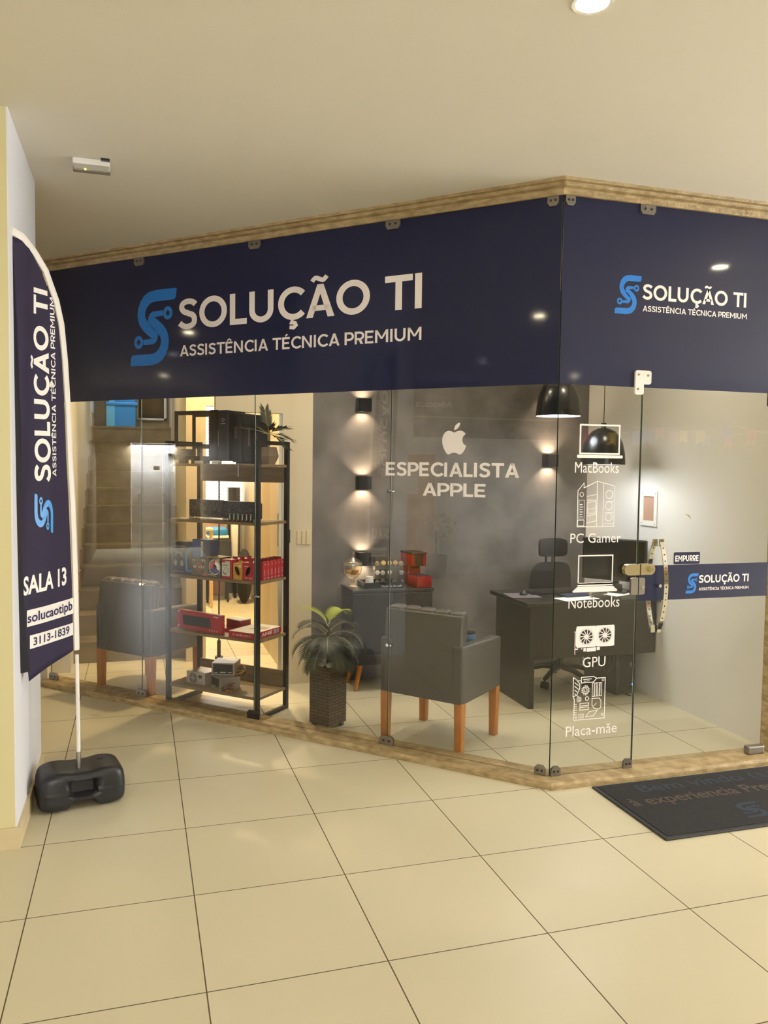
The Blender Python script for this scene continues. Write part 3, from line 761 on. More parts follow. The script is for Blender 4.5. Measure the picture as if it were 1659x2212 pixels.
sl.add(vs, fs).build('sleeve', 'flag_white', ban, smooth=50)
pp = [P0+Vector((0,0,.12)), P0+Vector((0,0,.40)), FP(.006,.74), FP(.02,.80)]
MB().tube(pp[:3], .009, 12).tube([FP(.012,.60), FP(.012,.70)], .004, 8).build('pole', 'flag_white', ban, smooth=40)
MB().cyl(P0+Vector((0,0,.15)), P0+Vector((0,0,.26)), .0115, n=14).build('socket', 'steel', ban, smooth=40)
ed = MB(); vs = []; fs = []
zl = [.72+.19*i for i in range(11)]
for z in zl:
    s = lerp(lft, z); vs += [FP(s-.004, z, .001), FP(s+.034*max(.2,(2.66-z)/1.6), z, -.014)]
for i in range(len(zl)-1): fs.append((2*i, 2*i+1, 2*i+3, 2*i+2))
e = ed.add(vs, fs).build('dark_hem', 'flag_black', ban); so = e.modifiers.new('thickness', 'SOLIDIFY'); so.thickness = .0012
def onflag(polys, nm, m, up=False, o=.0022, sub=True):
    mb = MB()
    for p in polys: mb.add([FP(x, z, o) for x, z in p], [list(range(len(p)))[::-1]])
    mb.build(nm, m, fab)
# lettering runs upwards: letter x axis -> up, letter y axis -> towards the pillar edge
def upw(polys, z0, z1, s0, s1): return [[(s0+(s1-s0)*y, z0+(z1-z0)*x) for x, y in p] for p in polys]
b0 = fit_caps('SOLUÇÃO TI', 0, 0, 1, 1, .2, .03)
onflag([[(x, z) for x, z in q] for q in upw(b0, 1.575, 2.435, .178, .262)], 'name_lettering', 'flag_letter')
b1 = fit_caps('ASSISTÊNCIA TÉCNICA PREMIUM', 0, 0, 1, 1, .17, .04)
onflag(upw(b1, 1.60, 2.41, .140, .166), 'tagline_lettering', 'flag_letter')
onflag(upw([[(x/.8, y) for x, y in p] for p in logo_s(0, 0, 1)], 1.335, 1.525, .165, .262), 'emblem', 'print_blue')
def acr(polys, sl0, sr0, zl0, zr0, hh): return [[(sl0+(sr0-sl0)*x, zl0+(zr0-zl0)*x+hh*y) for x, y in p] for p in polys]
def n01(q): b = bbox(q); return [[((x-b[0])/(b[2]-b[0]), (y)/(b[3])) for x, y in p] for p in q]
onflag(acr(n01(font('SALA 13', 0, 0, 1, None, .03)), .322, .075, 1.072, 1.092, .082), 'room_lettering', 'flag_letter')
def band(sl0, sr0, z0l, z0r, z1l, z1r, n=10):
    q = []
    for i in range(n):
        a, b = i/n, (i+1)/n; f = lambda a, p, r: p+(r-p)*a
        q.append([(f(a,sl0,sr0), f(a,z0l,z0r)), (f(b,sl0,sr0), f(b,z0l,z0r)), (f(b,sl0,sr0), f(b,z1l,z1r)), (f(a,sl0,sr0), f(a,z1l,z1r))])
    return q
onflag(band(.300,.030,.925,.945,1.000,1.020), 'address_strip', 'flag_white'); onflag(band(.285,.034,.822,.842,.884,.900), 'phone_strip', 'flag_white')
onflag(acr(n01(font('solucaotipb', 0, 0, 1, None, .02)), .298, .040, .943, .965, .043), 'address_lettering', 'navy_print', o=.0036)
onflag(acr(n01(font('3113-1839', 0, 0, 1, None, .02)), .268, .062, .836, .855, .036), 'phone_lettering', 'navy_print', o=.0036)
# water-filled foot
B = bmesh.new(); bmesh.ops.create_cube(B, size=2); bmesh.ops.subdivide_edges(B, edges=B.edges[:], cuts=23, use_grid_fill=True)
def sup(c, n=6.5):
    l = (abs(c.x)**n+abs(c.y)**n+abs(c.z)**n)**(1/n); return c/l
def sst(a, b, x): x = max(0, min(1, (x-a)/(b-a))); return x*x*(3-2*x)
for v in B.verts:
    q = sup(v.co.copy()); x, y, z = q.x*.20, q.y*.125, (q.z+1)*.5*.185
    mid = 1-sst(.048+.10*max(0,z-.06), .066+.10*max(0,z-.06), abs(x)); front = sst(.02, .08, -y)
    y += .045*mid*front*(sst(.065, .078, z)*(1-sst(.128, .150, z)))
    arch = (1-sst(.052, .072, abs(x)))
    z = z + arch*.036*(1-sst(.0, .06, z))
    z += .003*math.exp(-((abs(x)-.12)/.05)**2)*sst(.12, .185, z)
    x *= 1-.05*sst(.1, .185, z)
    if z > .15: z -= .006*(1-sst(.03, .10, abs(x)))
    if abs(z-.085) < .006 and arch < .5: y *= 1.012; x *= 1.006
    v.co = (x, y, z)
mb = MB(); mb.bm(B)
bo = mb.build('water_base', 'plastic_black', ban, smooth=50); bo.location = (-2.362, .40, 0.001); bo.rotation_euler = (0, 0, R(12))
MB().cyl((.10, .03, .15), (.10, .03, .19), .016, n=16).build('filler_cap', 'black_plastic', bo, smooth=40)

# ------------------------------------------------------------------ door mat
t = thing('door_mat', 'dark entrance mat with Bem vindo lettering before the glass door', 'mat', (0,0,0))
MB().rbox((.178, -.752, .0), (1.45, -.127, .010), .004, 1).build('rubber_border', 'mat_rubber', t)
MB().rbox((.20, -.73, .008), (1.43, -.145, .0135), .002, 1).build('pile', 'mat_pile', t)
Tm = frame((1,0,0), (0,1,0), (0,0,.0142))
MB().flat(font('Bem vindo (a)', .385, -.303, 1.23, -.183, .012), Tm).build('greeting_lettering', 'mat_blue', t)
MB().flat(font('à experiencia Premium', .245, -.445, 1.34, -.325, .012), Tm).build('greeting_lettering', 'mat_tan', t)
MB().flat(logo_s(.695, -.672, .155, .17), Tm).build('emblem', 'mat_blue', t)

# ------------------------------------------------------------------ ceiling fittings of the gallery
t = thing('emergency_light', 'white emergency light box with green lamp on the ceiling', 'emergency light', (-2.29, .49, H), 0)
MB().rbox((-.085, -.055, -.030), (.085, .045, 0), .006).build('housing', 'white_plastic', t)
MB().rbox((-.088, .02, -.036), (.085, .062, -.006), .004).build('light_bar', 'speaker_gray', t)
MB().ball((-.03, .015, -.031), .0055, 10).build('indicator', 'led_green', t)
MB().box((.045, -.075, -.010), (.085, -.050, 0)).build('bracket', 'black_plastic', t)
dl = [(-.716, -1.45, 0, 'round downlight shining above the open floor, cut by the top of the photo'), (1.908, -1.175, 0, None), (-5.54, 1.53, 0, None), (-7.45, 1.62, 1, None), (-10.2, 1.66, 0, None), (-6.54, -2.44, 1, None), (6.0, -7.4, 1, None), (4.48, -7.63, 0, None), (-3.3, -1.6, 0, None), (-.7, -4.6, 0, None), (-4.2, -5.2, 0, None), (5.2, -1.3, 0, None), (1.0, -8.0, 0, None)]  # last five are unseen lamps added to even out the light
for i, (x, y, cool, lb) in enumerate(dl):
    places = ['', 'over the door mat', 'in the left side passage', 'farther along the left side passage', 'deep in the side passage', 'by the opposite office', 'far right of the gallery', 'far back of the gallery', 'added by the left pillar', 'added behind the viewer', 'added at the left rear', 'added right of the shop', 'added in the back of the gallery']
    t = thing('ceiling_downlight', lb or 'round ceiling downlight ' + places[i], 'ceiling light', (x, y, H), 0, 'round downlights of the gallery')
    MB().lathe([(.052, -.004), (.064, -.005), (.066, 0), (.052, 0)], n=28).build('trim_ring', 'white_plastic', t, smooth=40)
    MB().lathe([(.001, -.0035), (.052, -.0035)], n=28).build('lens', 'lamp_white' if cool else 'lamp_warm', t)
    lamp('downlight_lamp', 'SPOT', (0, 0, -.02), LP['passage'] if (y > 1 and x < -3) else LP['down'], COOL if cool else NEUT, t, spot_size=R(150), spot_blend=.9, shadow_soft_size=.05)

# ------------------------------------------------------------------ shelf of parts
SH = Vector((-1.906, 1.941, 0)); SA = R(-44.3)
sh = thing('display_shelf', 'black metal shelf unit with wooden boards behind the glass', 'shelf', SH, SA)
p = .028
for x in (0, .778-p):
    for y in (0, .355-p): MB().box((x, y, 0), (x+p, y+p, 1.82)).build('post', 'black_metal', sh)
    MB().box((x+.001, p, 1.794), (x+p-.001, .355-p, 1.8195)).build('top_rail', 'black_metal', sh)
    MB().box((x+.001, p, .0005), (x+p-.001, .355-p, .026)).build('foot_rail', 'black_metal', sh)
SZ = [.152, .527, .910, 1.291, 1.667]
for z in SZ: MB().box((p*.2, .012, z-.018), (.778-p*.2, .345, z)).build('board', 'wood_shelf', sh)
MB().box((p, .330, 1.545), (.778-p, .344, 1.649)).build('back_board', 'wood_shelf', sh)
MB().box((p, .330, .152), (.778-p, .344, .262)).build('back_board', 'wood_shelf', sh)
MB().box((p, .330, .910), (.778-p, .344, 1.0)).build('back_board', 'wood_shelf', sh)
Mrot = Matrix.Rotation(SA, 4, 'Z')
def onsh(x, y, lvl, dz=0.0): return SH + Mrot @ Vector((x, y, SZ[lvl]+.0005+dz))
def cart(name, label, cat, x, y, lvl, w, d, h, m, rz=0, dz=0.0, group=None):
    """a printed carton standing on a shelf board: local origin at its front left foot"""
    t = thing(name, label, cat, onsh(x, y, lvl, dz), SA+R(rz), group)
    MB().rbox((0, 0, 0), (w, d, h), .0015, 1).build('carton', m, t); return t
def face(t, polys, m, name='print', y=-.0006): MB().flat(polys, XZ(y)).build(name, m, t)
def side(t, polys, m, w, name='print'): MB().flat(polys, frame((0,1,0), (0,0,1), (w+.0006, 0, 0))).build(name, m, t)

# top board: two computer cases, potted twig palm
t = thing('computer_case', 'black tower case with clear side window on the top board', 'computer case', onsh(.035, .055, 4), SA+R(2))
W, D, Hc = .30, .20, .355
mb = MB(); w = .022
mb.box((0, 0, .025), (w, .012, Hc)).box((W-.012, 0, .025), (W, .012, Hc)).box((w, 0, Hc-w*1.3), (W-.012, .012, Hc)).box((w, 0, .025), (W-.012, .012, .025+w*1.2)).box((w, 0, .115), (W-.012, .012, .13))
mb.box((0, D-.012, .025), (w, D, Hc)).box((w, D-.012, Hc-w*1.3), (W-.012, D, Hc)).box((w, D-.012, .105), (W-.012, D, .13)).box((0, 0.012, Hc-.006), (W, D-.004, Hc)).box((0, .012, .025), (W, D-.004, .031)).box((0, .012, .031), (.006, D-.012, .10))
mb.box((W-.004, .012, .031), (W, D-.004, Hc-.006))
mb.build('shell', 'black_plastic', t)
MB().box((w, .004, .131), (W-.012, .008, Hc-w*1.3)).box((w, .004, .052), (W-.03, .008, .114)).build('side_window', 'clear_acrylic', t)
for x in (.02, .20):
    for y in (.02, D-.05): MB().box((x, y, 0), (x+.06, y+.03, .025)).build('foot', 'black_plastic', t)
mb = MB(); mb.rbox((W+.0005, -.004, .018), (W+.065, .0, Hc+.002), .001, 1); mb.build('wrapped_edge', 'black_gloss', t)
mb = MB(); mb.rbox((W+.001, 0, .02), (W+.145, D, Hc), .006, 2); fr_ = mb.build('front_panel', 'black_plastic', t)
MB().box((W+.052, -.001, .115), (W+.068, 0, .22)).build('drive_slot', 'dusty_pink', t)
MB().flat([rect(W+.085, .264, W+.125, .268)], XZ(-.0008)).flat(ring(W+.105, .29, .010, .004), XZ(-.0008)).build('badge', 'print_gray', t)
t = thing('computer_case', 'second black case with perforated front beside the potted twig', 'computer case', onsh(.480, .12, 4), SA-R(2))
MB().rbox((0, 0, .012), (.085, .20, .335), .004).rbox((.08, .004, .012), (.155, .20, .325), .004).build('shell', 'black_plastic', t)
mb = MB()
for i in range(9):
    for j in range(3): mb.box((.012+.009*j+(.004 if i % 2 else 0), -.0008, .17+.009*i), (.016+.009*j+(.004 if i % 2 else 0), .001, .174+.009*i))
for i in range(16): mb.box((.128, .0030, .12+.0075*i), (.142, .0039, .123+.0075*i))
mb.build('vent_holes', 'dusty_pink', t)
for y in (.02, .16): MB().box((.01, y, 0), (.145, y+.03, .012)).build('foot', 'black_plastic', t)
MB().box((.012, -.002, .245), (.030, .001, .32)).build('drive_slot', 'dark_glass', t)
t = thing('potted_twig', 'faceted clay pot with dry twig palm on the top board', 'plant', onsh(.712, .20, 4), SA)
MB().lathe([(.0, 0), (.045, 0), (.072, .055), (.055, .115), (.045, .113), (.040, .09), (0, .09)], n=7).build('pot', 'vase_clay', t)
mb = MB(); stem = MB(); stem.tube([(0,0,.09), (.004,0,.15), (.002,.0,.2)], [.007,.008,.01], 8)
def spray(mb, stem, base, dirv, ln, droop, n=20, ll=.085, wd=.013):
    d = Vector(dirv).normalized(); pts = []
    for i in range(9):
        a = i/8; pts.append(Vector(base)+d*ln*a+Vector((0,0,-droop*a*a)))
    stem.tube(pts, [.0028-.002*i/8 for i in range(9)], 6)
    up_ = Vector((0,0,1)); sd = d.cross(up_).normalized()
    for i in range(n):
        a = .25+.75*i/(n-1); q = pts[min(8, int(a*8))].lerp(pts[min(8, int(a*8)+1)], a*8-int(a*8)) if a < 1 else pts[8]
        tng = (pts[8]-pts[6]).normalized() if a > .8 else (pts[min(8, int(a*8)+1)]-pts[max(0, int(a*8)-1)]).normalized()
        for s in (-1, 1):
            l = (tng*(.75)+sd*s*(.75-.35*a)+Vector((0,0,.22*random.uniform(-.6,1)))).normalized(); L_ = ll*(1-.45*abs(a-.5))*random.uniform(.85,1.1)
            nn = l.cross(tng).normalized(); wv = l.cross(nn).normalized()*wd*.5
            mb.add([q, q+l*L_*.45+wv, q+l*L_, q+l*L_*.45-wv], [(0,1,2),(0,2,3)])
fr = MB()
for dv, ln, dr in (((-.75,-.3,.6),.20,.05),((-.95,-.2,.35),.21,.03),((-.25,.1,1),.16,.0),((.9,-.2,.42),.18,.04),((.85,.3,.15),.15,.06),((-.85,.3,.12),.19,.03),((.35,-.5,.7),.11,.04),((.95,.0,.0),.13,.08),((-.5,-.7,.35),.16,.03)):
    spray(fr, stem, (0,0,.20), dv, ln, dr)
fr.build('fronds', 'leaf_dark', t); stem.build('stem', 'leaf_rib', t, smooth=50)
t = thing('spoon', 'thin silver stick hanging over the edge of the top board', 'stick', onsh(.615, .004, 4, -.05), SA)
MB().cyl((0, 0, -.03), (0, 0, .055), .0025, n=8).build('stick', 'steel', t)
for i, (x, y, w_, h_, d_, lb) in enumerate(((.235,.02,.055,.020,.03,'white card sleeve lying under the front panel of the tower'),(.385,.015,.055,.022,.035,'white flat box lying before the first tower case'))):
    t = thing('white_box', lb, 'box', onsh(x, y, 4), SA)
    MB().rbox((0,0,0), (w_, d_, h_), .006, 2).build('body', 'white_card', t)

# second board: graphics cards and memory packs
def gpu(label, x, y, rz, L_, hh, tilt):
    t = thing('graphics_card', label, 'graphics card', onsh(x, y, 3), SA+R(rz), 'graphics cards on the second board')
    mb = MB(); c = .018
    mb.add([(c,0,0),(L_-c*.3,0,0),(L_,0,.01),(L_,0,hh-.012),(L_-c,0,hh),(c,0,hh),(0,0,hh-c),(0,0,.012)] + [(c,.045,0),(L_-c*.3,.045,0),(L_,.045,.01),(L_,.045,hh-.012),(L_-c,.045,hh),(c,.045,hh),(0,.045,hh-c),(0,.045,.012)],
           [(0,1,2,3,4,5,6,7), (15,14,13,12,11,10,9,8)] + [(i, 8+i, 8+(i+1) % 8, (i+1) % 8) for i in range(8)])
    mb.T = None; sh_ = mb.build('shroud', 'black_plastic', t)
    for k in range(3):
        cx = L_*(.19+.31*k); r = hh*.42; f = MB()
        f.flat(ring(cx, hh*.5, r, .003, 24), XZ(-.001)); f.cyl((cx, -.004, hh*.5), (cx, 0, hh*.5), r*.28, n=14)
        for q in range(9):
            a = 2*PI*q/9; v = []
            for rr, aa in ((r*.26, 0), (r*.92, .28), (r*.92, .58), (r*.26, .42)): v.append((cx+rr*math.cos(a+aa), -.002-.002*(aa > .3), hh*.5+rr*math.sin(a+aa)))
            f.add(v, [(0,1,2,3)])
        f.build('fan', 'fan_gray', t)
    MB().box((L_*.25, .005, -.006), (L_*.6, .012, 0.001)).build('edge_connector', 'brass_pale', t)
    MB().box((-.004, 0, -.012), (0, .045, hh)).build('bracket', 'steel', t)
    for o in t.children: o.location = (0, 0, .0125)
    return t
gpu('black graphics card with fans, left on the second board', .10, .13, -3, .29, .118, 0)
gpu('black graphics card with fans, right on the second board', .395, .125, -3, .30, .115, 0)
for i in range(6):
    t = thing('memory_pack', 'small black hanging pack, %s of six before the right graphics card' % ['first from the left', 'second from the left', 'third from the left', 'third from the right', 'second from the right', 'last on the right'][i], 'package', onsh(.512+.034*i, .03, 3), SA, 'memory packs on the second board')
    MB().box((0,0,0), (.031, .012, .052)).build('card', 'black_card', t)
    MB().flat([rect(.012, .012, .019, .045)], XZ(-.0005)).flat([rect(.004,.049,.027,.051)], XZ(-.0005)).build('lettering', 'print_white', t)
    MB().flat([rect(.003, .004, .009, .011)], XZ(-.0005)).build('sticker', 'print_orange', t)

# third board: boxed accessories
t = cart('headset_box', 'black headset carton with grey headphones picture', 'box', .006, .062, 2, .183, .10, .222, 'navy_card', 0)
hp = strip(arc(.058, .105, .030, .042, 20, 160, 12), .008) + [disc(.030, .075, .014, 14, .022), disc(.086, .072, .014, 14, .022)] + strip(arc(.058, .10, .04, .055, 10, 170, 12), .003)
face(t, hp, 'print_gray', 'headphone_picture'); face(t, font('GAMER', .05, .168, .10, .180) + [rect(.018+.02*k, .187, .034+.02*k, .193) for k in range(5)] + [rect(.015+.018*k, .013, .028+.018*k, .019) for k in range(5)], 'print_gray', 'lettering')
bl = MB(); win = [(.125,.02),(.182,.02),(.182,.19),(.15,.19),(.128,.15),(.118,.10)]
bl.flat([win], XZ(-.0007)); bl.build('blue_window', 'print_blue', t); face(t, [[(.137,.028),(.182,.028),(.182,.18),(.155,.18),(.139,.145),(.130,.10)]], 'black_gloss', 'dark_window', -.0013)
t = cart('processor_box', 'grey carton marked RYZEN under the blue carton', 'box', .190, .05, 2, .132, .09, .118, 'gray_card', -2)
face(t, ring(.066,.060,.026,.006,24), 'print_orange', 'swirl', -.0006); face(t, fit_caps('RYZEN', .018, .052, .108, .068, .14, .02) + font('7', .115, .010, .121, .020), 'print_white', 'lettering', -.0012)
face(t, [[(.095,.003),(.130,.003),(.130,.028),(.11,.02)]], 'print_orange', 'corner', -.0008); face(t, [rect(.085,.098,.122,.113), rect(.005,.100,.03,.108)], 'print_gray', 'sticker', -.0008)
t = cart('processor_box', 'blue carton marked PENTIUM on top of the grey carton', 'box', .190, .055, 2, .158, .085, .122, 'navy_card', -2, .1195)
face(t, [rect(.001,.001,.075,.121)], 'blue_card', 'blue_panel', -.0005)
q = fit_caps('PENTIUM', 0, 0, 1, 1, .2, .03); face(t, [[(.098-.022*y, .012+.085*x) for x, y in p_] for p_ in q] + [rect(.078,.100,.096,.112)], 'print_white', 'lettering', -.0011)
MB().box((-.001, .002, .122), (.14, .085, .126)).build('lid', 'black_card', t)
t = cart('fan_box', 'black carton with a colourful fan wheel picture', 'box', .334, .035, 2, .118, .10, .134, 'black_card', -3)
rg = []
for k in range(3): rg.append(strip(arc(.068,.070,.030,.030, 90+120*k, 205+120*k, 10), .026))
face(t, rg[0], 'disc_red', 'wheel_red', -.0007); face(t, rg[1], 'disc_blue', 'wheel_blue', -.0007); face(t, rg[2], 'disc_silver', 'wheel_silver', -.0007); face(t, ring(.068,.070,.049,.004,24), 'disc_silver', 'wheel_rim', -.0009)
face(t, frect(.004,.004,.114,.130,.0022) + [rect(.085,.112,.112,.126), rect(.008,.018,.05,.022), rect(.008,.011,.07,.015), rect(.06,.008,.09,.011)], 'kraft', 'lettering', -.0009)
MB().box((-.001, .0, .134), (.119, .101, .1375)).build('lid', 'kraft', t)
t = cart('adapter_box', 'red and white carton with a flat adapter picture', 'box', .460, .03, 2, .086, .05, .128, 'red_card', -2)
face(t, [[(.004,.018),(.072,.018),(.072,.118),(.032,.118),(.032,.106),(.004,.106)]], 'white_card', 'white_panel', -.0006)
face(t, strip([(.014,.045),(.040,.078),(.064,.062),(.040,.030)], .002, True) + [[(.014,.045),(.040,.030),(.040,.024),(.014,.038)]] + [rect(.012,.090,.060,.093), rect(.012,.085,.05,.0875)], 'cabinet_gray', 'adapter_picture', -.0011)
for i in range(3):
    t = cart('accessory_box', ['red carton directly behind the white fronted carton', 'second red carton behind the white fronted carton', 'farthest red carton behind the white fronted carton'][i], 'box', .478+.022*i, .085+.047*i, 2, .078, .04, .128, 'red_card', -2, group='red cartons behind the white fronted carton')
    MB().box((.02, .015, .128), (.06, .017, .142)).build('hanging_tab', 'red_card', t)
for (x, lb, cm, pm) in ((.556, 'yellow carton with black mouse picture', 'yellow_card', 0), (.634, 'red carton with black mouse picture beside the shelf post', 'red_card', 1)):
    t = cart('mouse_box', lb, 'box', x, .028, 2, .074 if not pm else .086, .055, .108 if not pm else .118, cm, -1)
    cx, cz = (.037, .058) if not pm else (.045, .062)
    el = [(cx+.016*math.cos(a)*1.0+(.012 if pm else -.012)*math.sin(a)*.9, cz+.030*math.sin(a)) for a in [2*PI*i/20 for i in range(20)]]
    face(t, [el], 'black_gloss', 'mouse_picture', -.0007)
    face(t, [rect(.012,.092,.05,.095), rect(.018,.015,.045,.018)] + (ring(.058,.016,.007,.0015,12)+ring(.074,.016,.007,.0015,12) if pm else [disc(.058,.09,.009,12)]), 'print_white', 'lettering', -.0007)
    MB().box((.03, .025, .108 if not pm else .118), (.065, .027, .124 if not pm else .134)).build('hanging_tab', cm, t)
for i in range(6):
    y = .087+.040*i; nm = ['first', 'second', 'third', 'fourth', 'fifth', 'sixth'][i]
    t = cart('mouse_box', 'red carton, %s behind the corner post along the shelf side' % nm, 'box', .645+.0*i, y, 2, .108, .038, .118+.004*(i % 2), 'red_card', 0, group='red cartons along the right shelf side')
    side(t, [rect(.018, .028, .022, .068), rect(.014, .012, .030, .015), rect(.02,.098,.026,.106), rect(.012,.006,.028,.008)], 'print_white', .108, 'lettering')
    MB().box((.03, .018, .118), (.10, .020, .136)).build('hanging_tab', 'red_dark', t)

# fourth board: keyboard carton, red box, paper ream
t = cart('keyboard_box', 'long red keyboard carton standing on the fourth board', 'box', .020, .095, 1, .435, .030, .128, 'red_card', -7)
face(t, [[(.055,.095),(.325,.100),(.335,.030),(.065,.028)]], 'black_card', 'keyboard_picture', -.0007)
kb = []
for r_ in range(5):
    for k in range(15): kb.append(rect(.068+.017*k+.002*r_*0, .035+.0125*r_, .081+.017*k, .044+.0125*r_))
face(t, kb, 'cabinet_gray', 'key_picture', -.0012); face(t, [rect(.355,.110,.405,.116), rect(.32,.012,.328,.022), rect(.34,.012,.348,.02), rect(.365,.01,.371,.022), rect(.385,.012,.395,.02), rect(.012,.112,.022,.120), rect(.012,.012,.02,.02)], 'print_white', 'lettering', -.0007)
face(t, [rect(.385,.100,.408,.106)], 'print_orange', 'sticker', -.0007)
t = cart('red_box', 'small red carton with pale lid behind the keyboard carton', 'box', .362, .205, 1, .14, .10, .055, 'red_dark', -12, .0205)
MB().box((0, 0, .055), (.14, .10, .059)).build('lid', 'paper', t)
t = thing('red_folder', 'thin red folder lying under the small red carton beside the paper ream', 'folder', onsh(.365, .15, 1), SA)
MB().box((0, 0, 0), (.155, .17, .020)).build('cover', 'red_card', t)
t = thing('paper_ream', 'red and white CHAMEX paper ream at the shelf corner', 'paper ream', onsh(.528, .018, 1), SA)
MB().rbox((0, 0, 0), (.215, .295, .042), .003, 1).build('wrapper', 'red_card', t)
MB().box((.003, .003, .042), (.212, .292, .0435)).build('top_label', 'paper', t)
MB().flat([[(.08,.1),(.19,.14),(.18,.23),(.10,.20)]], frame((1,0,0),(0,1,0),(0,0,.0440))).build('top_picture', 'kraft', t)
face(t, fit_caps('CHAMEX', .035, .016, .115, .027, .19, .03), 'print_white', 'lettering'); face(t, [rect(.122,.015,.16,.028), rect(.165,.016,.18,.027)], 'print_gray', 'badge')
side(t, fit_caps('CHAMEX', .018, .010, .190, .034, .2, .03), 'print_white', .215, 'lettering'); side(t, [rect(.205,.006,.240,.038), rect(.244,.008,.268,.036)], 'print_gray', .215, 'badge')

# bottom board: three power supplies
def psu(label, x, y, rz, dz, fan, w, d):
    t = thing('power_supply', label, 'power supply', onsh(x, y, 0, dz), SA+R(rz), 'loose power supplies on the lowest board')
    MB().rbox((0,0,0), (w, d, .086), .002, 1).build('case', 'psu_gray', t)
    if fan:
        q = []
        for r_ in (.012, .019, .026, .033): q += ring(.062, .043, r_, .0045, 24)
        f = MB().flat(q, XZ(-.0008)); f.build('fan_grille', 'label_black', t)
        MB().box((.060,-.0016,.006), (.064,-.0009,.080)).box((.026,-.0016,.041), (.098,-.0009,.045)).cyl((.062,-.002,.043), (.062,-.0009,.043), .010, n=16).build('grille_cross', 'psu_gray', t)
        face(t, [[(.108,.055),(.116,.047),(.134,.047),(.142,.055),(.142,.068),(.108,.068)]], 'label_black', 'power_socket', -.0009)
        face(t, [disc(.125,.033,.004,10)], 'print_white', 'voltage_switch', -.0009)
    return t
psu('grey power supply with round fan grille facing the glass', .120, .075, -2, 0, True, .168, .14)
t = psu('grey power supply with black label under another', .330, .075, -22, 0, False, .15, .145)
face(t, [rect(.012,.012,.118,.078)], 'label_black', 'label'); face(t, [rect(.02,.016,.04,.020), rect(.045,.018,.08,.022), rect(.09,.018,.11,.022)], 'print_white', 'label_lettering', -.0012)
t2 = psu('grey power supply stacked on top of another, fan side left', .355, .055, 22, .0875, False, .16, .15)
face(t2, [rect(.012,.012,.148,.078)], 'label_black', 'label'); face(t2, [rect(.02,.018,.045,.022), rect(.06,.020,.10,.025), rect(.115,.02,.14,.025)], 'print_white', 'label_lettering', -.0012)
f = MB().flat(ring(.075,.043,.03,.006,20)+ring(.075,.043,.016,.006,16), frame((0,-1,0),(0,0,1),(-.0008,.15,0))).build('fan_grille', 'label_black', t2)
def cables(t, w, d, z, seed):
    rd = random.Random(seed); k = 0
    for m_ in ('cable_brown', 'cable_red', 'cable_yellow', 'cable_black'):
        mb = MB()
        for j in range(5):
            p0 = Vector((w, d*.5+rd.uniform(-.02,.02), z+rd.uniform(-.015,.015))); pts = [p0]
            for i in range(7):
                a = (i+1)/7*PI*1.3; pts.append(p0+Vector((.012+.05*math.sin(a*.8)+rd.uniform(-.008,.008), .03*math.cos(a)+rd.uniform(-.012,.012)-.03, -min(z-.01, .03)*(i/6)+rd.uniform(-.006,.012))))
            mb.tube(pts, .003, 6)
        mb.build('cable_bundle', m_, t, smooth=50)
cables(t, .15, .14, .03, 3); cables(t2, .16, .15, .04, 5)

# ------------------------------------------------------------------ palm in a woven planter
PL = Vector((-.925, 1.215, 0))
t = thing('palm_planter', 'square woven planter with an artificial palm behind the glass', 'plant', PL, R(36))
a = .083
o = MB(); o.box((-a,-a,.028), (a,a,.385)); o.build('basket', 'wicker', t)
MB().box((-a-.003,-a-.003,.372), (-a+.014,a+.003,.397)).box((a-.014,-a-.003,.372), (a+.003,a+.003,.397)).box((-a+.014,-a-.003,.372), (a-.014,-a+.014,.397)).box((-a+.014,a-.014,.372), (a-.014,a+.003,.397)).build('rim', 'wicker', t)
for x in (-1,1):
    for y in (-1,1): MB().box((x*(a-.022)-.012,y*(a-.022)-.012,0), (x*(a-.022)+.012,y*(a-.022)+.012,.03)).build('foot', 'black_plastic', t)
rd = random.Random(4)
for i in range(16):
    x, y = rd.uniform(-.055,.055), rd.uniform(-.055,.055)
    B = bmesh.new(); bmesh.ops.create_icosphere(B, subdivisions=1, radius=rd.uniform(.012,.024))
    for v in B.verts: v.co = Vector((v.co.x*rd.uniform(.8,1.3), v.co.y*rd.uniform(.7,1.1), v.co.z*rd.uniform(.6,1.0)))+Vector((x, y, .395+rd.uniform(0,.012)))
    MB().bm(B).build('white_stone', 'white_stone', t)
MB().tube([(0,0,.36), (.006,.0,.45), (.0,.004,.55), (.004,0,.64)], [.016,.014,.012,.010], 10).tube([(.02,-.01,.36), (.03,-.012,.47), (.02,0,.60)], [.010,.009,.008], 8).build('trunk', 'trunk', t, smooth=60)
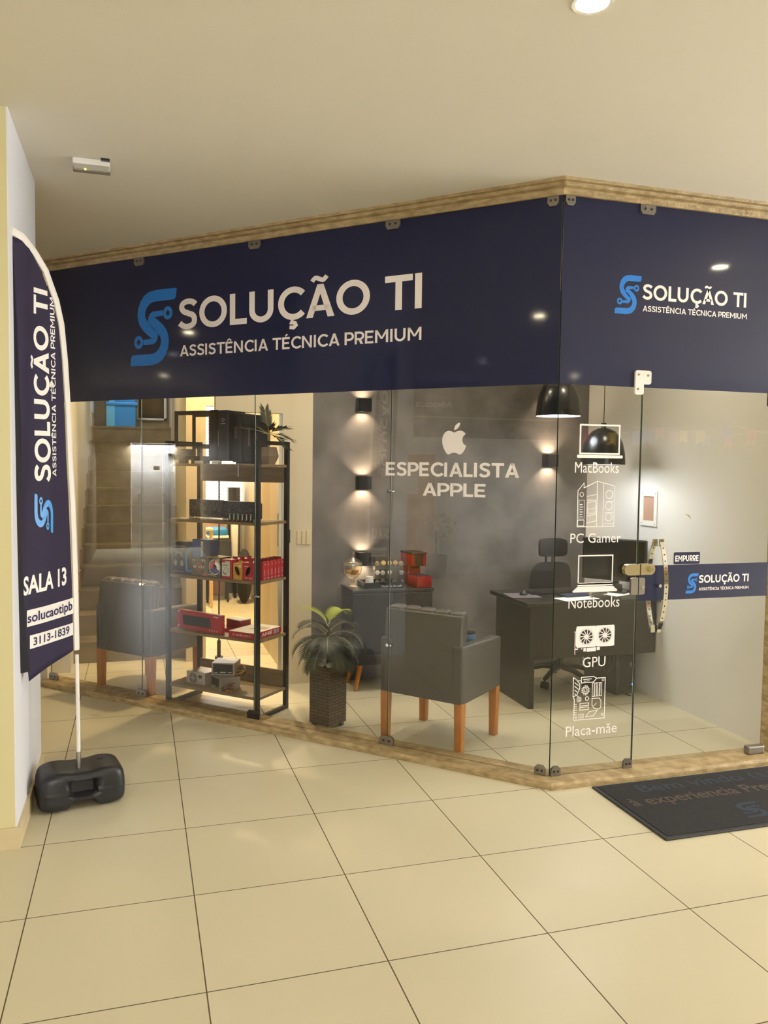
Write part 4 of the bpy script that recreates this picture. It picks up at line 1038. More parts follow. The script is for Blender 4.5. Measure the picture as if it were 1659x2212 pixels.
def palm_frond(name, m, az, el, ln, curl, wid, z0):
    d = Vector((math.cos(az), math.sin(az), 0)); sd = Vector((-math.sin(az), math.cos(az), 0)); pts = []
    n = 21
    x, z, ang = 0.0, 0.0, el
    for i in range(n+1):
        pts.append(Vector((0,0,z0))+d*x+Vector((0,0,z))); x += ln/n*math.cos(ang); z += ln/n*math.sin(ang); ang -= curl/n*(1.0 if i > 2 else .6)
    rib = MB().tube(pts, [.0042-.0032*i/n for i in range(n+1)], 6)
    mb = MB()
    for i in range(3, n+1):
        for hh in (0,):
            p = pts[i] if not hh else pts[i].lerp(pts[min(n, i+1)], .5); tg = (pts[min(n, i+1)]-pts[i-1]).normalized(); nr = sd.cross(tg).normalized()
            a = (i+hh)/n; L_ = wid*(math.sin(PI*min(1, .12+.86*a))**.55)
            for s in (-1, 1):
                l = (tg*.62+sd*s*.78+nr*(-.22)).normalized(); w_ = tg*.0074
                q1 = p+l*L_*.55+Vector((0,0,-.006)); q2 = p+l*L_+Vector((0,0,-.018))
                mb.add([p-w_*1.05, p+w_*1.05, q1+w_*.85, q2, q1-w_*.55], [(0,1,2,4),(4,2,3)])
    f = mb.build(name, m, t); rib.build('rib', 'leaf_rib', f, smooth=60)
W0 = R(36)
fl = [(R(200),.95,.25,1.5,.10,.60),(R(150),.75,.27,1.9,.10,.58),(R(178),.35,.27,1.7,.10,.56),(R(215),.55,.27,2.0,.10,.55),(R(165),-.05,.24,1.3,.095,.52),(R(230),.2,.25,1.7,.10,.52),(R(195),-.25,.21,1.1,.09,.50),
      (R(20),.85,.24,1.9,.10,.60),(R(-20),.6,.26,2.0,.10,.58),(R(45),.4,.26,1.8,.10,.55),(R(-5),.05,.25,1.5,.095,.53),(R(-50),.5,.25,1.9,.10,.56),(R(-70),.1,.24,1.6,.10,.52),(R(-35),-.2,.22,1.2,.09,.50),(R(90),.7,.24,1.8,.10,.58),(R(255),.6,.24,1.9,.10,.56),(R(275),.1,.23,1.5,.09,.52),(R(120),.3,.24,1.6,.10,.54)]
for az, el, ln, cu, wd, z0 in fl: palm_frond('frond', 'leaf_dark', az-W0, el, ln, cu, wd, z0)
palm_frond('lit_frond', 'leaf_lamplit', R(165)-W0, 1.15, .23, 1.3, .105, .635); palm_frond('lit_frond', 'leaf_lamplit', R(30)-W0, 1.25, .20, 2.1, .10, .655)  # same leaves as the rest; lighter green imitates lamp light on them

# ------------------------------------------------------------------ armchairs
def armchair(label, loc, rz, grp='grey armchairs with orange legs'):
    t = thing('armchair', label, 'armchair', loc, rz, grp)
    W, D = .28, .262; at = .075
    def hem(c):
        q = c.copy()
        if q.z < .34: q.z += .022*(1-(q.x/W)**2)
        return q
    # body shell: arms
    for s in (-1, 1):
        mb = MB(); x0, x1 = sorted((s*W, s*(W-at)))
        mb.rbox((x0, -D, .300), (x1, D, .632), .016, 3, taper=lambda c: Vector((c.x, c.y, c.z + (.010*(-c.y/D) if c.z > .5 else .018*(1-(c.y/D)**2)*(c.z < .34)))))
        mb.build('arm', 'gray_leather', t, smooth=50)
    MB().rbox((-W+at-.004, -D+.02, .310), (W-at+.004, D-.005, .42), .012, 2, taper=hem).build('seat_base', 'gray_leather', t, smooth=50)
    MB().rbox((-W+at+.002, -D+.10, .40), (W-at-.002, D+.006, .475), .022, 3).build('seat_cushion', 'gray_leather', t, smooth=50)
    # back: flat outside panel with piping, five upholstered channels inside
    mb = MB()
    mb.rbox((-W+.022, -D-.004, .302), (W-.022, -D+.045, .812), .010, 2, taper=lambda c: Vector((c.x, c.y+(.03*max(0, (c.z-.45)/.4)**1.2), c.z+(.020*(1-(c.x/W)**2) if c.z < .34 else 0))))
    bk = mb.build('backrest', 'gray_leather', t, smooth=50)
    cw = (2*W-.052)/5
    for i in range(5):
        x = -W+.026+cw*i; mb = MB()
        B = bmesh.new(); bmesh.ops.create_cube(B, size=1)
        for v in B.verts: v.co = Vector((x+cw/2+v.co.x*(cw-.002), -D+.056+v.co.y*.096, .645+v.co.z*.375))
        bmesh.ops.bevel(B, geom=B.edges[:], offset=.028, segments=4, affect='EDGES', profile=.5)
        for v in B.verts: v.co.y += .03*max(0, (v.co.z-.45)/.4)**1.2
        mb.bm(B); mb.build('back_channel', 'gray_leather', t, smooth=60)
    for s in (-1, 1):
        x = s*(W-.028); MB().tube([(x, -D-.005, .325), (x, -D-.005, .45), (x, -D+.012, .66), (x, -D+.026, .80)], .0035, 6).build('piping', 'gray_leather', bk, smooth=60)
    for sx in (-1, 1):
        for sy in (-1, 1):
            cx, cy = sx*(W-.029), sy*(D-.029); h0, h1 = .021, .027; mb = MB()
            mb.rbox((cx-h1, cy-h1, 0), (cx+h1, cy+h1, .318), .006, 2, taper=lambda c, cx=cx, cy=cy: Vector((cx+(c.x-cx)*(1 if c.z > .1 else .84), cy+(c.y-cy)*(1 if c.z > .1 else .84), c.z)))
            mb.build('leg', 'orange_wood', t, smooth=40)
    return t
ch = armchair('grey leather armchair facing inwards with a blue tin on its seat', (-.303, .827, 0), R(-49.5))
dup(ch, (-2.003, 2.425, 0), R(-46.5), 'grey leather armchair in front of the stairs, left of the shelf')
tin = thing('tin_can', 'tin with blue and yellow bands standing on the armchair seat', 'can', (-.13, .80, .476), 0)
MB().cyl((0,0,0), (0,0,.17), .036, n=24, m='yellow_card').build('body', 'yellow_card', tin, smooth=40)
MB().cyl((0,0,.118), (0,0,.168), .0365, n=24).build('blue_band', 'lid_blue', tin, smooth=40)
MB().cyl((0,0,.168), (0,0,.178), .0375, n=24).build('lid', 'black_plastic', tin, smooth=40)

# ------------------------------------------------------------------ coffee cabinet
t = thing('sideboard', 'dark grey sideboard on splayed orange legs against the cement wall', 'sideboard', (0, 0, 0))
CX0, CX1, CY0, CY1 = -.585, .03, 1.90, 2.243
MB().rbox((CX0-.01, CY0-.012, .735), (CX1+.012, CY1, .757), .003, 1).build('top', 'cabinet_gray', t)
MB().box((CX0, CY0, .20), (CX1, CY1, .735)).build('body', 'cabinet_gray', t)
xm = (CX0+CX1)/2
for x0, x1 in ((CX0+.004, xm-.002), (xm+.002, CX1-.004)): MB().rbox((x0, CY0-.016, .285), (x1, CY0-.0005, .728), .002, 1).build('door', 'cabinet_gray', t)
MB().rbox((CX0+.004, CY0-.016, .204), (CX1-.004, CY0-.0005, .281), .002, 1).build('drawer', 'cabinet_gray', t)
for sx, x in ((-1, CX0+.08), (1, CX1-.08)):
    for sy, y in ((-1, CY0+.06), (1, CY1-.08)): MB().cyl((x+sx*.045, y+sy*.02, 0), (x, y, .20), .013, .022, 14).build('leg', 'orange_wood', t, smooth=40)
t = thing('candy_jar', 'lidded glass candy jar on the sideboard under the wall lamps', 'jar', (-.537, 2.10, .758))
pr_ = [(0,0),(.048,0),(.046,.008),(.016,.022),(.013,.032),(.020,.045),(.014,.056),(.035,.068),(.064,.105),(.071,.145),(.069,.168)]
MB().lathe(pr_, n=32).build('bowl', 'jar_glass', t, smooth=60)
l = MB().lathe([(.073,.168),(.074,.174),(.05,.195),(.022,.215),(.010,.224),(.016,.238),(.010,.25),(.004,.262),(0,.268)], n=32).build('lid', 'jar_glass', t, smooth=60)
MB().lathe([(.069,.164),(.0745,.166),(.0745,.176),(.069,.174),(.069,.164)], n=32).build('rim', 'disc_silver', l, smooth=40)
mb = MB(); rd = random.Random(2)
for i in range(26):
    a = rd.uniform(0, 2*PI); r = rd.uniform(0, .045); mb.ball((r*math.cos(a), r*math.sin(a), .085+rd.uniform(0,.035)+.2*r), rd.uniform(.008,.012), 8, sc=(1.3,.8,.8))
mb.build('sweets', 'candy', t)['kind'] = 'stuff'
t = thing('serving_tray', 'black serving tray with white script lettering on the sideboard', 'tray', (-.333, 2.055, .758))
mb = MB(); x, y = .152, .10
mb.box((-x,-y,0), (x,y,.006)).box((-x,-y,.006), (x,-y+.008,.042)).box((-x,y-.008,.006), (x,y,.042)).box((-x,-y+.008,.006), (-x+.008,y-.008,.042)).box((x-.008,-y+.008,.006), (x,y-.008,.042))
mb.build('tray_body', 'black_plastic', t); MB().flat(font('Cantinho do café', -.02, .008, .14, None, .012, .35), XZ(-y-.0008)).build('lettering', 'print_white', t)
t = thing('paper_cup', 'stack of white paper cups on the black tray', 'cup', (-.425, 2.03, .7645)); 
MB().lathe([(0,0),(.036,0),(.036,.006),(.034,.007),(.027,.075),(0,.075)], n=24).build('cup', 'white_plastic', t, smooth=40)
t = thing('glass_cup', 'small clear glass cup on the black tray', 'cup', (-.31, 2.02, .7645))
MB().lathe([(0,0),(.024,0),(.036,.055),(.033,.055),(.022,.004),(0,.004)], n=12).build('cup', 'clear_acrylic', t)
t = thing('capsule_rack', 'clear acrylic rack of coffee capsules standing on the tray', 'rack', (-.245, 2.11, .765))
mb = MB(); w = .125
mb.box((-w,-.03,.0), (-w+.004,.03,.21)).box((w-.004,-.03,.0), (w,.03,.21)).box((-w,.026,.0), (w,.03,.215))
for z in (.0,.07,.14): mb.box((-w+.004,-.03,z), (w-.004,.026,z+.004)).box((-w+.004,-.031,z), (w-.004,-.029,z+.022))
mb.build('frame', 'clear_acrylic', t)
MB().add([(-.06,.028,.215),(.06,.028,.215),(.045,.028,.24),(-.045,.028,.24),(-.06,.031,.215),(.06,.031,.215),(.045,.031,.24),(-.045,.031,.24)], [(0,1,2,3),(7,6,5,4),(0,4,5,1),(1,5,6,2),(2,6,7,3),(3,7,4,0)]).build('handle', 'clear_acrylic', t)
rd = random.Random(9)
for r_ in range(3):
    for k in range(5):
        if (r_, k) in ((1, 3), (0, 2)): continue
        cx = -.100+.048*k; cz = .022+.07*r_; ax = Vector((rd.uniform(-.5,.5), -1, rd.uniform(-.4,.4))).normalized()
        c = thing('coffee_capsule', 'coffee capsule, %s row of the acrylic rack, place %s from the left' % (('bottom', 'middle', 'top')[r_], ('one', 'two', 'three', 'four', 'five')[k]), 'capsule', (-.245+cx, 2.105, .765+cz), 0, 'coffee capsules in the rack')
        MB().cyl(-ax*.012, ax*.012, .013, .017, 14).build('cup', ('cabinet_gray','disc_silver','red_card' if k > 1 else 'kraft')[r_], c, smooth=40)
        MB().cyl(ax*.012, ax*.0135, .0185, n=16).build('lid', ('disc_silver','white_plastic','kraft')[r_], c, smooth=40)
t = thing('coffee_machine', 'red capsule coffee machine on the right of the sideboard', 'coffee machine', (-.055, 2.10, .758), R(8))
MB().rbox((-.055,-.02,.0), (.055,.10,.20), .01, 3).build('column', 'red_machine', t, smooth=40)
h = MB().rbox((-.062,-.095,.150), (.062,.10,.245), .008, 3).build('head', 'red_machine', t, smooth=40)
MB().box((-.034,-.0965,.152), (.036,-.0945,.238)).build('dark_panel', 'black_gloss', h)
MB().rbox((-.066,-.105,.243), (.066,.10,.256), .005, 2).build('lid', 'black_plastic', h)
MB().cyl((0,-.05,.150), (0,-.05,.132), .035, .024, 16).build('nozzle', 'black_plastic', h)
MB().rbox((-.062,-.19,.0), (.062,-.02,.085), .006, 2).build('drip_tray', 'red_machine', t, smooth=40)
MB().box((-.052,-.18,.085), (.052,-.03,.088)).build('drip_grille', 'black_plastic', t)

# ------------------------------------------------------------------ wall lamps
def sconce(label, x, z):
    t = thing('wall_lamp', label, 'wall lamp', (x, 2.25, z), 0, 'black cube wall lamps')
    mb = MB(); h = .05; d = .095
    mb.box((-h,-d,-h), (-h+.004,-.012,h)).box((h-.004,-d,-h), (h,-.012,h)).box((-h,-d,-h), (h,-d+.004,h)).box((-h,-.012,-h), (h,0,h))
    mb.build('housing', 'black_plastic', t)
    MB().box((-h+.005,-d+.005,-.004), (h-.005,-.013,.004)).build('diffuser', 'lamp_small', t)
    for s in (1, -1):
        lamp('wall_lamp_bulb', 'SPOT', (0, -.052, s*.012), LP['sconce'], WARM, t, spot_size=R(118), spot_blend=.85, shadow_soft_size=.012, rot=(PI if s > 0 else 0, 0, 0))
    return t
sconce('black cube wall lamp, topmost of three above the sideboard', -.437, 2.126)
sconce('black cube wall lamp, middle of three above the sideboard', -.432, 1.537)
sconce('black cube wall lamp just behind the candy jar', -.428, .952)
sconce('black cube wall lamp hanging left of the far pendant', 1.155, 1.727)
sconce('black cube wall lamp half hidden by the near pendant', 1.150, 2.32)
t = thing('switch_plate', 'cream switch plate beside the inner doorway', 'switch', (-.885, 2.25, 1.12))
for i in range(3): MB().rbox((-.052+.036*i,-.008,-.055), (-.020+.036*i,0,.055), .004, 2).build('switch', 'socket', t)
t = thing('strike_plate', 'grey lock plate on the inner door jamb', 'lock', (-1.00, 2.25, 1.13))
MB().box((-.012,-.004,-.05), (.012,0,.05)).build('plate', 'clip_dark', t)

# ------------------------------------------------------------------ desk corner
t = thing('desk', 'black desk reaching from the room to the white side wall', 'desk', (0, 0, 0))
MB().rbox((.455, 1.19, .712), (1.527, 1.80, .742), .003, 1).build('top', 'desk_black', t)
MB().box((.492, 1.205, 0), (.530, 1.76, .712)).build('side_panel', 'desk_black', t)
MB().box((.53, 1.235, .335), (1.52, 1.253, .712)).build('front_panel', 'desk_black', t)
MB().box((1.16, 1.36, .42), (1.50, 1.76, .711)).build('drawer_box', 'desk_black', t)
t = thing('mouse_pad', 'brown printed mouse pad at the left end of the desk', 'mouse pad', (.575, 1.50, .7425), R(-6))
MB().rbox((-.11,-.11,0), (.11,.11,.003), .001, 1).build('pad', 'mousepad', t)
t = thing('computer_mouse', 'dark computer mouse on the brown pad', 'mouse', (.60, 1.53, .746), R(60))
B = bmesh.new(); bmesh.ops.create_uvsphere(B, u_segments=20, v_segments=12, radius=1)
for v in B.verts: v.co = Vector((v.co.x*.055, v.co.y*.030*(1+.1*v.co.x), max(0, v.co.z)*.032*(1-.15*v.co.x)))
MB().bm(B).build('shell', 'cabinet_gray', t, smooth=60); MB().rbox((.022,-.003,.022), (.040,.003,.0335), .002, 2).build('wheel', 'rubber', t)
t = thing('paper_sheet', 'white paper sheet by the front edge of the desk', 'paper', (.90, 1.30, .7425), R(10)); MB().box((-.15,-.075,0), (.15,.075,.0012)).build('sheet', 'paper', t)
t = thing('paper_sheet', 'white paper lying under the black monitor', 'paper', (1.33, 1.46, .7425), R(24)); MB().box((-.15,-.10,0), (.15,.10,.0012)).build('sheet', 'paper', t)
t = thing('keyboard', 'black keyboard with pale edge on the desk before the chair', 'keyboard', (.86, 1.58, .7425), R(4))
MB().rbox((-.21,-.065,0), (.21,.065,.016), .004, 2).build('case', 'black_plastic', t)
MB().box((-.21,.0655,.002), (.21,.069,.018)).build('edge', 'kraft', t)
mb = MB()
for r_ in range(5):
    for k in range(16): mb.box((-.20+.025*k,-.055+.022*r_,.016), (-.179+.025*k,-.037+.022*r_,.021))
mb.build('keys', 'black_card', t)
t = thing('folder', 'dark blue folder under loose things on the desk', 'folder', (.95, 1.40, .7438), R(6)); MB().box((-.11,-.05,0), (.11,.06,.012)).build('cover', 'navy_card', t)
t = thing('stapler', 'grey long stapler lying across the desk by the front edge', 'stapler', (1.10, 1.34, .7565), R(24))
MB().rbox((-.10,-.014,0), (.10,.014,.010), .003, 1).build('base', 'speaker_gray', t); MB().rbox((-.10,-.012,.010), (.08,.012,.030), .006, 2, taper=lambda c: Vector((c.x, c.y, c.z+.05*max(0, c.x+.1)*.6))).build('arm', 'speaker_gray', t)
MB().rbox((.07,-.018,.012), (.115,.018,.036), .008, 2).build('head', 'clip_metal', t)
t = thing('monitor', 'black monitor on the desk by the white wall', 'monitor', (1.34, 1.52, .7445), R(-52))
sc_ = MB().rbox((-.245,-.018,.085), (.245,.018,.40), .008, 2).build('panel', 'black_plastic', t)
MB().box((-.232,-.0192,.100), (.232,-.0178,.388)).build('screen', 'black_gloss', t)
MB().rbox((-.03,.018,.05), (.03,.045,.26), .006, 2).build('neck', 'black_plastic', t); MB().rbox((-.11,-.07,0), (.11,.10,.012), .005, 2).build('base', 'black_plastic', t)
MB().rbox((-.06,-.0,.012), (.06,.03,.06), .006, 2).build('foot_column', 'black_plastic', t)
t = thing('computer_tower', 'black computer tower with blue light under the desk', 'computer', (1.345, 1.55, .0), R(4))
MB().rbox((-.09,-.20,.006), (.09,.20,.33), .006, 2).build('case', 'black_plastic', t)
MB().box((-.055,-.2025,.03), (.055,-.199,.30)).build('front', 'black_gloss', t); MB().ball((.062,-.202,.075), .010, 12).build('power_light', 'led_blue', t)
MB().box((.035,-.204,.21), (.042,-.2024,.245)).build('slot', 'print_gray', t)
for x in (-.07,.05): MB().box((x,-.18,0), (x+.02,.18,.006)).build('foot', 'rubber', t)
t = thing('cable', 'black cable curling on the floor beside the computer tower', 'cable', (0,0,0))
MB().tube([Vector(p) for p in ((1.40,1.34,.05),(1.44,1.36,.08),(1.475,1.40,.06),(1.48,1.46,.02),(1.46,1.48,.006),(1.40,1.44,.006),(1.36,1.36,.006),(1.37,1.30,.006))], .004, 8).build('cable', 'cable_black', t, smooth=60)
t = thing('cable', 'bundle of black cables hanging under the desk top', 'cable', (0,0,0))
mb = MB(); rd = random.Random(5)
for i in range(6):
    x = 1.02+.03*i; mb.tube([(x,1.34,.33),(x+rd.uniform(-.03,.03),1.33,.24),(x+.05+rd.uniform(-.03,.03),1.335,.17+rd.uniform(0,.04)),(x+.10,1.35,.24),(x+.12,1.36,.34)], .005, 8)
mb.build('cable', 'cable_black', t, smooth=60)
# office chair
t = thing('office_chair', 'black mesh office chair with headrest behind the desk', 'office chair', (1.06, 1.985, 0), R(3))
def curved(w, h, d, z0, bow, dep, nx=14, nz=12, r=.35, wtop=1.0, lean=0.0):
    B = bmesh.new(); bmesh.ops.create_cube(B, size=2); bmesh.ops.subdivide_edges(B, edges=B.edges[:], cuts=11, use_grid_fill=True)
    for v in B.verts:
        n = 5.0; c = v.co; l = (abs(c.x)**n+abs(c.z)**n)**(1/n)
        m = max(abs(c.x), abs(c.z)); k = m/l if l > 0 else 1
        x, z = c.x*k, c.z*k; ed = max(0, 1-m**6*.35)
        wx = w/2*(1+(wtop-1)*(z+1)/2)
        c.x, c.y, c.z = x*wx, c.y*d/2*ed+bow*(x*x)+dep*(1-z*z)+lean*(z+1)/2, z0+h/2+z*h/2
    return B
MB().bm(curved(.25,.145,.045,.965,-.035,.0)).build('headrest', 'black_fabric', t, smooth=60)
MB().bm(curved(.40,.42,.035,.50,-.03,.03,wtop=.86)).build('backrest', 'black_fabric', t, smooth=60)
for x in (-.03,.03): MB().cyl((x,.02,.88), (x,.015,1.0), .010, n=10).build('headrest_post', 'black_plastic', t, smooth=40)
MB().rbox((-.23,-.40,.42), (.23,.0,.49), .03, 3).build('seat', 'black_fabric', t, smooth=50)
MB().rbox((-.05,.0,.42), (.05,.045,.62), .01, 2).build('back_bracket', 'black_plastic', t)
MB().cyl((0,-.18,.11), (0,-.18,.42), .028, n=16).build('gas_column', 'black_plastic', t, smooth=40)
for k in range(5):
    a = R(72*k-75); d = Vector((math.cos(a), math.sin(a), 0)); c = Vector((0,-.18,0))
    MB().tube([c+d*.02+Vector((0,0,.125)), c+d*.14+Vector((0,0,.115)), c+d*.27+Vector((0,0,.075))], [.026,.022,.016], 10).build('base_arm', 'black_plastic', t, smooth=60)
    q = c+d*.27; sd = Vector((-d.y, d.x, 0)); w_ = MB()
    w_.cyl(q+sd*.008+Vector((0,0,.028)), q+sd*.024+Vector((0,0,.028)), .0275, n=16).cyl(q-sd*.024+Vector((0,0,.028)), q-sd*.008+Vector((0,0,.028)), .0275, n=16).cyl(q+Vector((0,0,.028)), q+Vector((0,0,.075)), .007, n=8)
    w_.build('caster', 'rubber', t, smooth=40)
# pendants
def pendant(label, x, y, z, pw=.88, rr=.158):
    t = thing('pendant_lamp', label, 'pendant lamp', (x, y, z), 0, 'black bell pendants over the desk')
    pr_ = [(rr,0),(rr*.995,.03),(rr*.96,.09),(rr*.88,.15),(rr*.74,.20),(rr*.52,.24),(rr*.25,.26),(.018,.265)]
    mb = MB().lathe(pr_, n=40); mb.build('shade', 'pendant_black', t, smooth=60)
    MB().lathe([(r-.004 if r > .03 else r, z_-.003 if z_ > .01 else z_+.001) for r, z_ in pr_], n=40).build('shade_lining', 'pendant_white', t, smooth=60)
    MB().cyl((0,0,.26), (0,0,.30), .018, n=16).build('cap', 'pendant_black', t, smooth=40)
    MB().cyl((0,0,.30), (0,0,H-z), .0032, n=8).build('cord', 'cable_black', t)
    MB().lathe([(.001,.016),(rr*.93,.016)], n=40).build('diffuser', 'lamp_white', t)
    lamp('pendant_bulb', 'SPOT', (0,0,.012), LP['pendant']*pw, COOL, t, spot_size=R(165), spot_blend=.35, shadow_soft_size=.11)
pendant('near black bell pendant crossing the glass corner', .775, 1.40, 2.035, .42)
pendant('far black bell pendant hanging lower by the white wall', 1.145, 1.40, 1.697)
t = thing('wall_niche', 'white framed niche plate on the white side wall', 'wall plate', (1.53, 1.37, 1.378))
mb = MB(); mb.box((-.010,-.098,-.128), (0,-.065,.128)).box((-.010,.065,-.128), (0,.098,.128)).box((-.010,-.065,.09), (0,.065,.128)).box((-.010,-.065,-.128), (0,.065,-.09))
mb.build('frame', 'white_plastic', t); MB().box((-.003,-.065,-.09), (0,.065,.09)).build('window', 'dusty_pink', t)
for y in (-.08,.08):
    for z in (-.11,.11): MB().cyl((-.012,y,z), (-.009,y,z), .004, n=8).build('screw', 'clip_metal', t)
t = thing('paper_scrap', 'torn paper scrap stuck on the door glass', 'paper', (.811, -TL-.002, 1.405))
MB().add([(-.022,0,.022),(.005,-.004,.012),(.020,-.001,-.012),(.004,0,.004),(-.022,.0005,.022),(.005,-.003,.012),(.020,0,-.012),(.004,.001,.004)], [(0,1,3),(1,2,3),(4,7,5),(5,7,6)]).build('scrap', 'kraft', t)
# unseen ceiling lamps added to light the shop interior
for x, y, lb in ((-1.3,1.75,'added ceiling downlight above the shelf'), (-.35,1.35,'added ceiling downlight above the armchair'), (.85,.55,'added ceiling downlight inside the door')):
    t = thing('ceiling_downlight', lb, 'ceiling light', (x, y, H), 0, 'added downlights inside the shop')
    MB().lathe([(.052,-.004),(.064,-.005),(.066,0),(.052,0)], n=28).build('trim_ring', 'white_plastic', t, smooth=40); MB().lathe([(.001,-.0035),(.052,-.0035)], n=28).build('lens', 'lamp_warm', t)
    lamp('downlight_lamp', 'SPOT', (0,0,-.02), LP['shop'], (1.0,.87,.70), t, spot_size=R(150), spot_blend=.9, shadow_soft_size=.05)

# ------------------------------------------------------------------ bright room beyond the inner doorway
t = thing('window_blind', 'white slatted blind on the bright window of the far room', 'blind', (-1.13, 7.17, 0))
MB().box((-.40,.0,1.05), (.62,.02,2.6)).build('window_pane', 'window_day', t)
mb = MB()
for i in range(38):
    z = 1.06+.04*i; mb.add([(-.40,-.035,z),(.62,-.035,z),(.62,-.012,z+.024),(-.40,-.012,z+.024),(-.40,-.034,z+.001),(.62,-.034,z+.001),(.62,-.011,z+.025),(-.40,-.011,z+.025)], [(0,1,2,3),(7,6,5,4),(0,4,5,1),(1,5,6,2),(2,6,7,3),(3,7,4,0)])
mb.build('slats', 'white_plastic', t)
for x in (-.12,.25): MB().box((x,-.037,1.05), (x+.008,-.035,2.6)).build('ladder_tape', 'white_plastic', t)
t = thing('speaker_box', 'tall black box before the bright blind', 'speaker', (-.90, 6.85, 0)); MB().rbox((-.075,-.10,0), (.075,.10,1.37), .006, 2).build('cabinet', 'black_plastic', t)
t = thing('room_door', 'clear glass door of the bright room with black edge rod', 'door', (0, 3.2, 0))
MB().box((-1.42,-.003,.012), (-.99,.003,2.13)).build('pane', 'clear_glass', t); MB().box((-1.432,-.008,.05), (-1.42,.008,2.13)).build('edge_rod', 'black_metal', t)
MB().cyl((-1.426,0,.02), (-1.426,0,.16), .016, n=12).cyl((-1.426,0,0), (-1.426,0,.022), .035, n=14).build('floor_pivot', 'clip_dark', t)
t = thing('sliding_frame', 'aluminium sliding door frame standing at the lit wall', 'door frame', (-.775, 5.3, 0))
for y in (0,.06,.12): MB().box((-.03,y,0.0), (.0,y+.03,2.5)).build('profile', 'alu', t)
t = thing('door_jamb', 'aluminium jamb profile on the doorway reveal', 'door frame', (-1.05, 2.26, 0)); MB().box((-.022,.0,0), (-.0005,.03,2.05)).box((-.016,.05,0), (-.0005,.09,2.05)).build('profile', 'alu', t); MB().box((-.024,.03,1.05), (-.016,.05,1.30)).build('lock_case', 'clip_dark', t)
t = thing('stool', 'black stool with blue cushion in the bright room', 'stool', (-1.17, 6.2, 0))
MB().rbox((-.16,-.16,.42), (.16,.16,.78), .05, 3).build('seat', 'black_fabric', t, smooth=50); MB().rbox((-.12,-.14,.80), (.12,.14,.90), .03, 3).build('cushion', 'blue_paint', t, smooth=50)
MB().rbox((-.13,-.15,.775), (.13,.15,.81), .01, 2).build('cloth', 'paper', t)
for x in (-.12,.12):
    for y in (-.12,.12): MB().cyl((x,y,0), (x,y,.42), .014, n=10).build('leg', 'black_metal', t)
t = thing('side_table', 'small wooden frame table at the edge of the bright room', 'table', (-1.36, 5.82, 0))
MB().box((-.12,-.15,.90), (.10,.15,.92)).build('top', 'kraft', t)
for x in (-.11,.08):
    for y in (-.13,.12): MB().box((x,y,0), (x+.02,y+.02,.90)).build('leg', 'kraft', t)
t = thing('carton', 'dusty pink carton stacked in the bright room', 'box', (-1.15, 6.75, 0)); MB().box((-.14,-.10,0), (.12,.10,1.17)).build('carton', 'dusty_pink', t)
t = thing('white_bag', 'white hanging bag beside black bags in the bright room', 'bag', (-.935, 6.35, 0)); MB().rbox((-.055,-.06,.30), (.04,.06,1.16), .03, 3, taper=lambda c: Vector((c.x*(.6+.4*c.z), c.y, c.z))).build('bag', 'paper', t, smooth=50); MB().cyl((0,0,0), (0,0,.31), .02, n=10).build('stand', 'black_metal', t)
t = thing('black_bag', 'round black bag on the floor of the bright room', 'bag', (-.87, 5.95, 0)); MB().ball((0,0,.33), .33, 20, sc=(.30,.40,1)).build('bag', 'black_fabric', t, smooth=60); MB().tube([(-.05,-.12,.5),(-.08,-.14,.40),(-.07,-.14,.28)], .012, 8).build('strap', 'red_card', t, smooth=60)
for (x, y, z, p_, lb) in ((-1.15, 5.0, 3.05, LP['room'], 'bright warm ceiling light of the far room'), (-1.25, 2.75, 3.05, LP['room']*.35, 'warm ceiling light over the inner doorway')):
    t = thing('ceiling_downlight', lb, 'ceiling light', (x, y, H), 0); MB().lathe([(.001,-.003),(.07,-.003)], n=24).build('lens', 'lamp_warm', t); lamp('downlight_lamp', 'SPOT', (0,0,-.02), p_, (1.0,.74,.40), t, spot_size=R(160), spot_blend=.8, shadow_soft_size=.07)
t = thing('ceiling_downlight', 'unseen lamp added for upper-floor daylight on the blue box', 'ceiling light', (-2.2, 6.1, H), 0); MB().lathe([(.001,-.003),(.07,-.003)], n=24).build('lens', 'lamp_white', t); lamp('downlight_lamp', 'SPOT', (0,0,-.02), LP['landing'], COOL, t, spot_size=R(120), spot_blend=.8, shadow_soft_size=.07, rot=(R(35), 0, 0))  # added spot stands in for daylight from the upper floor
t = thing('ceiling_downlight', 'ceiling light above the stairs', 'ceiling light', (-2.15, 4.6, H), 0); MB().lathe([(.001,-.003),(.07,-.003)], n=24).build('lens', 'lamp_warm', t); lamp('downlight_lamp', 'SPOT', (0,0,-.02), LP['stair'], (1.0,.88,.68), t, spot_size=R(160), spot_blend=.8, shadow_soft_size=.07)

# ------------------------------------------------------------------ the gallery behind, seen mirrored in the glass
t = thing('passage_door', 'white double door at the end of the side passage', 'door', (-12.72, 0, 0))
MB().box((-.06,1.385,.005), (-.02,1.62,1.92)).build('leaf', 'wall_white', t); MB().box((-.06,1.625,.005), (-.02,2.215,1.92)).build('leaf', 'wall_white', t)
for y in (1.60, 2.06): MB().ball((.0,y,1.05), .032, 14).build('knob', 'chrome', t, smooth=60)
MB().box((-.019,1.68,1.555), (-.016,1.80,1.615)).build('name_plate', 'pot_gold', t); MB().box((-.02,1.40,1.83), (.02,1.52,1.86)).build('door_closer', 'black_metal', t)
lb_ = thing('added_door_lamp', 'linear lamp added above the white double door to brighten it', 'lamp', (-12.66, 1.80, 2.02)); MB().box((-.03,-.40,0), (.03,.40,.03)).build('body', 'white_plastic', lb_)
lamp('linear_lamp', 'AREA', (0.02,0,-.008), LP['spot_hall'], (.93,.96,1.0), lb_, shape='RECTANGLE', size=.05, size_y=.76)  # added so the mirrored door is bright at the top and fades down
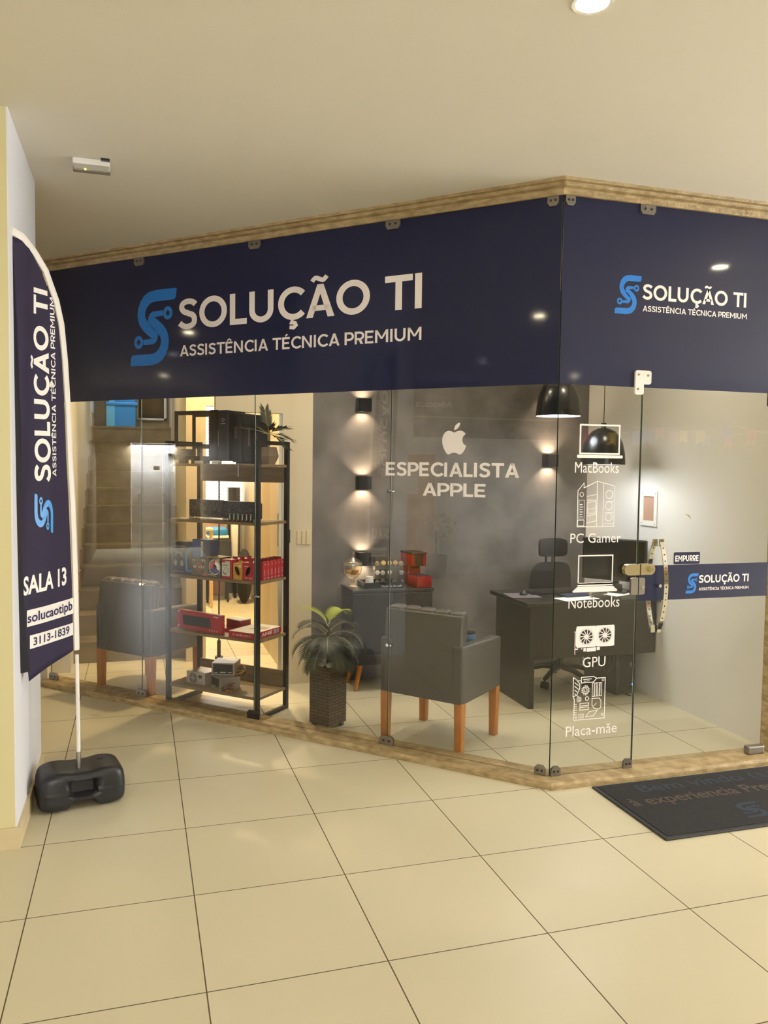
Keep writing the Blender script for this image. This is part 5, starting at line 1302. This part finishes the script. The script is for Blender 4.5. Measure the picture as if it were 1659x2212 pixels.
t = thing('opposite_office', 'opposite office front with Advocacia sign board', 'shop front', (-7.995, 0, 0), R(90))
def ox(y): return y   # local x runs along +y after the quarter turn
MB().box((-6.5,-.04,2.12), (-1.95,0,2.42)).build('lower_board', 'sign_brown', t); MB().box((-6.5,-.05,2.44), (-1.95,0,2.98)).build('sign_board', 'sign_brown', t); MB().box((-6.5,-.055,2.42), (-1.95,0,2.44)).build('rail', 'alu', t)
MB().flat(font('Advocacia', -2.56, 2.58, -1.96, None, .01), XZ(-.052)).build('lettering', 'letter_white', t)
MB().box((-2.30,-.03,.05), (-1.85,0,1.85)).build('lit_door', 'warm_glow', t); MB().box((-2.02,-.05,1.25), (-1.84,-.03,1.72)).build('poster', 'paper', t)
MB().box((-6.3,-.03,.05), (-2.45,0,2.0)).build('pale_glazing', 'wall_white', t)
t = thing('potted_bush', 'potted bush before the opposite office door', 'plant', (-7.6, -2.2, 0)); MB().lathe([(0,0),(.14,0),(.18,.34),(.15,.34),(0,.30)], n=20).build('pot', 'pot_gold', t)
rd = random.Random(8); mb = MB()
for i in range(260):
    a, b, r = rd.uniform(0,2*PI), rd.uniform(-.9,1.2), rd.uniform(.10,.34); c = Vector((r*math.cos(a)*math.cos(b), r*math.sin(a)*math.cos(b), .68+r*math.sin(b)))
    d = Vector((rd.uniform(-1,1), rd.uniform(-1,1), rd.uniform(-1,1))).normalized(); e = d.orthogonal().normalized()
    mb.add([c-e*.018, c+d*.04, c+e*.018, c-d*.04], [(0,1,2,3)])
mb.build('foliage', 'leaf_rib', t); MB().cyl((0,0,.3), (0,0,.7), .018, n=8).build('stem', 'trunk', t)
rd = random.Random(3); k = 0
for row, (y0, z0) in enumerate(((-5.0, 2.24), (-6.4, 2.28))):
    cd = thing('bunting_cord', 'cord of coloured party flags strung across the gallery, row %s' % ('near', 'far')[row], 'cord', (0, y0, 0))
    pts = [(3.6+.2*i, 0, z0-.10*math.sin(PI*((i % 9)/8))) for i in range(25)]; MB().tube(pts, .003, 6).build('cord', 'paper', cd)
    for i in range(2, 24, 2):
        x, _, z = pts[i]; k += 1; c = ('flag_yellow', 'flag_blue', 'flag_red')[(i//2+row) % 3]
        f = MB().add([(-.07,0,0),(.07,0,0),(.07,0,-.19),(0,0,-.14),(-.07,0,-.19)], [(0,1,2,3),(0,3,4)]).build('flag', c, cd); f.location = (x, .004, z)
        f.modifiers.new('thickness', 'SOLIDIFY').thickness = .001
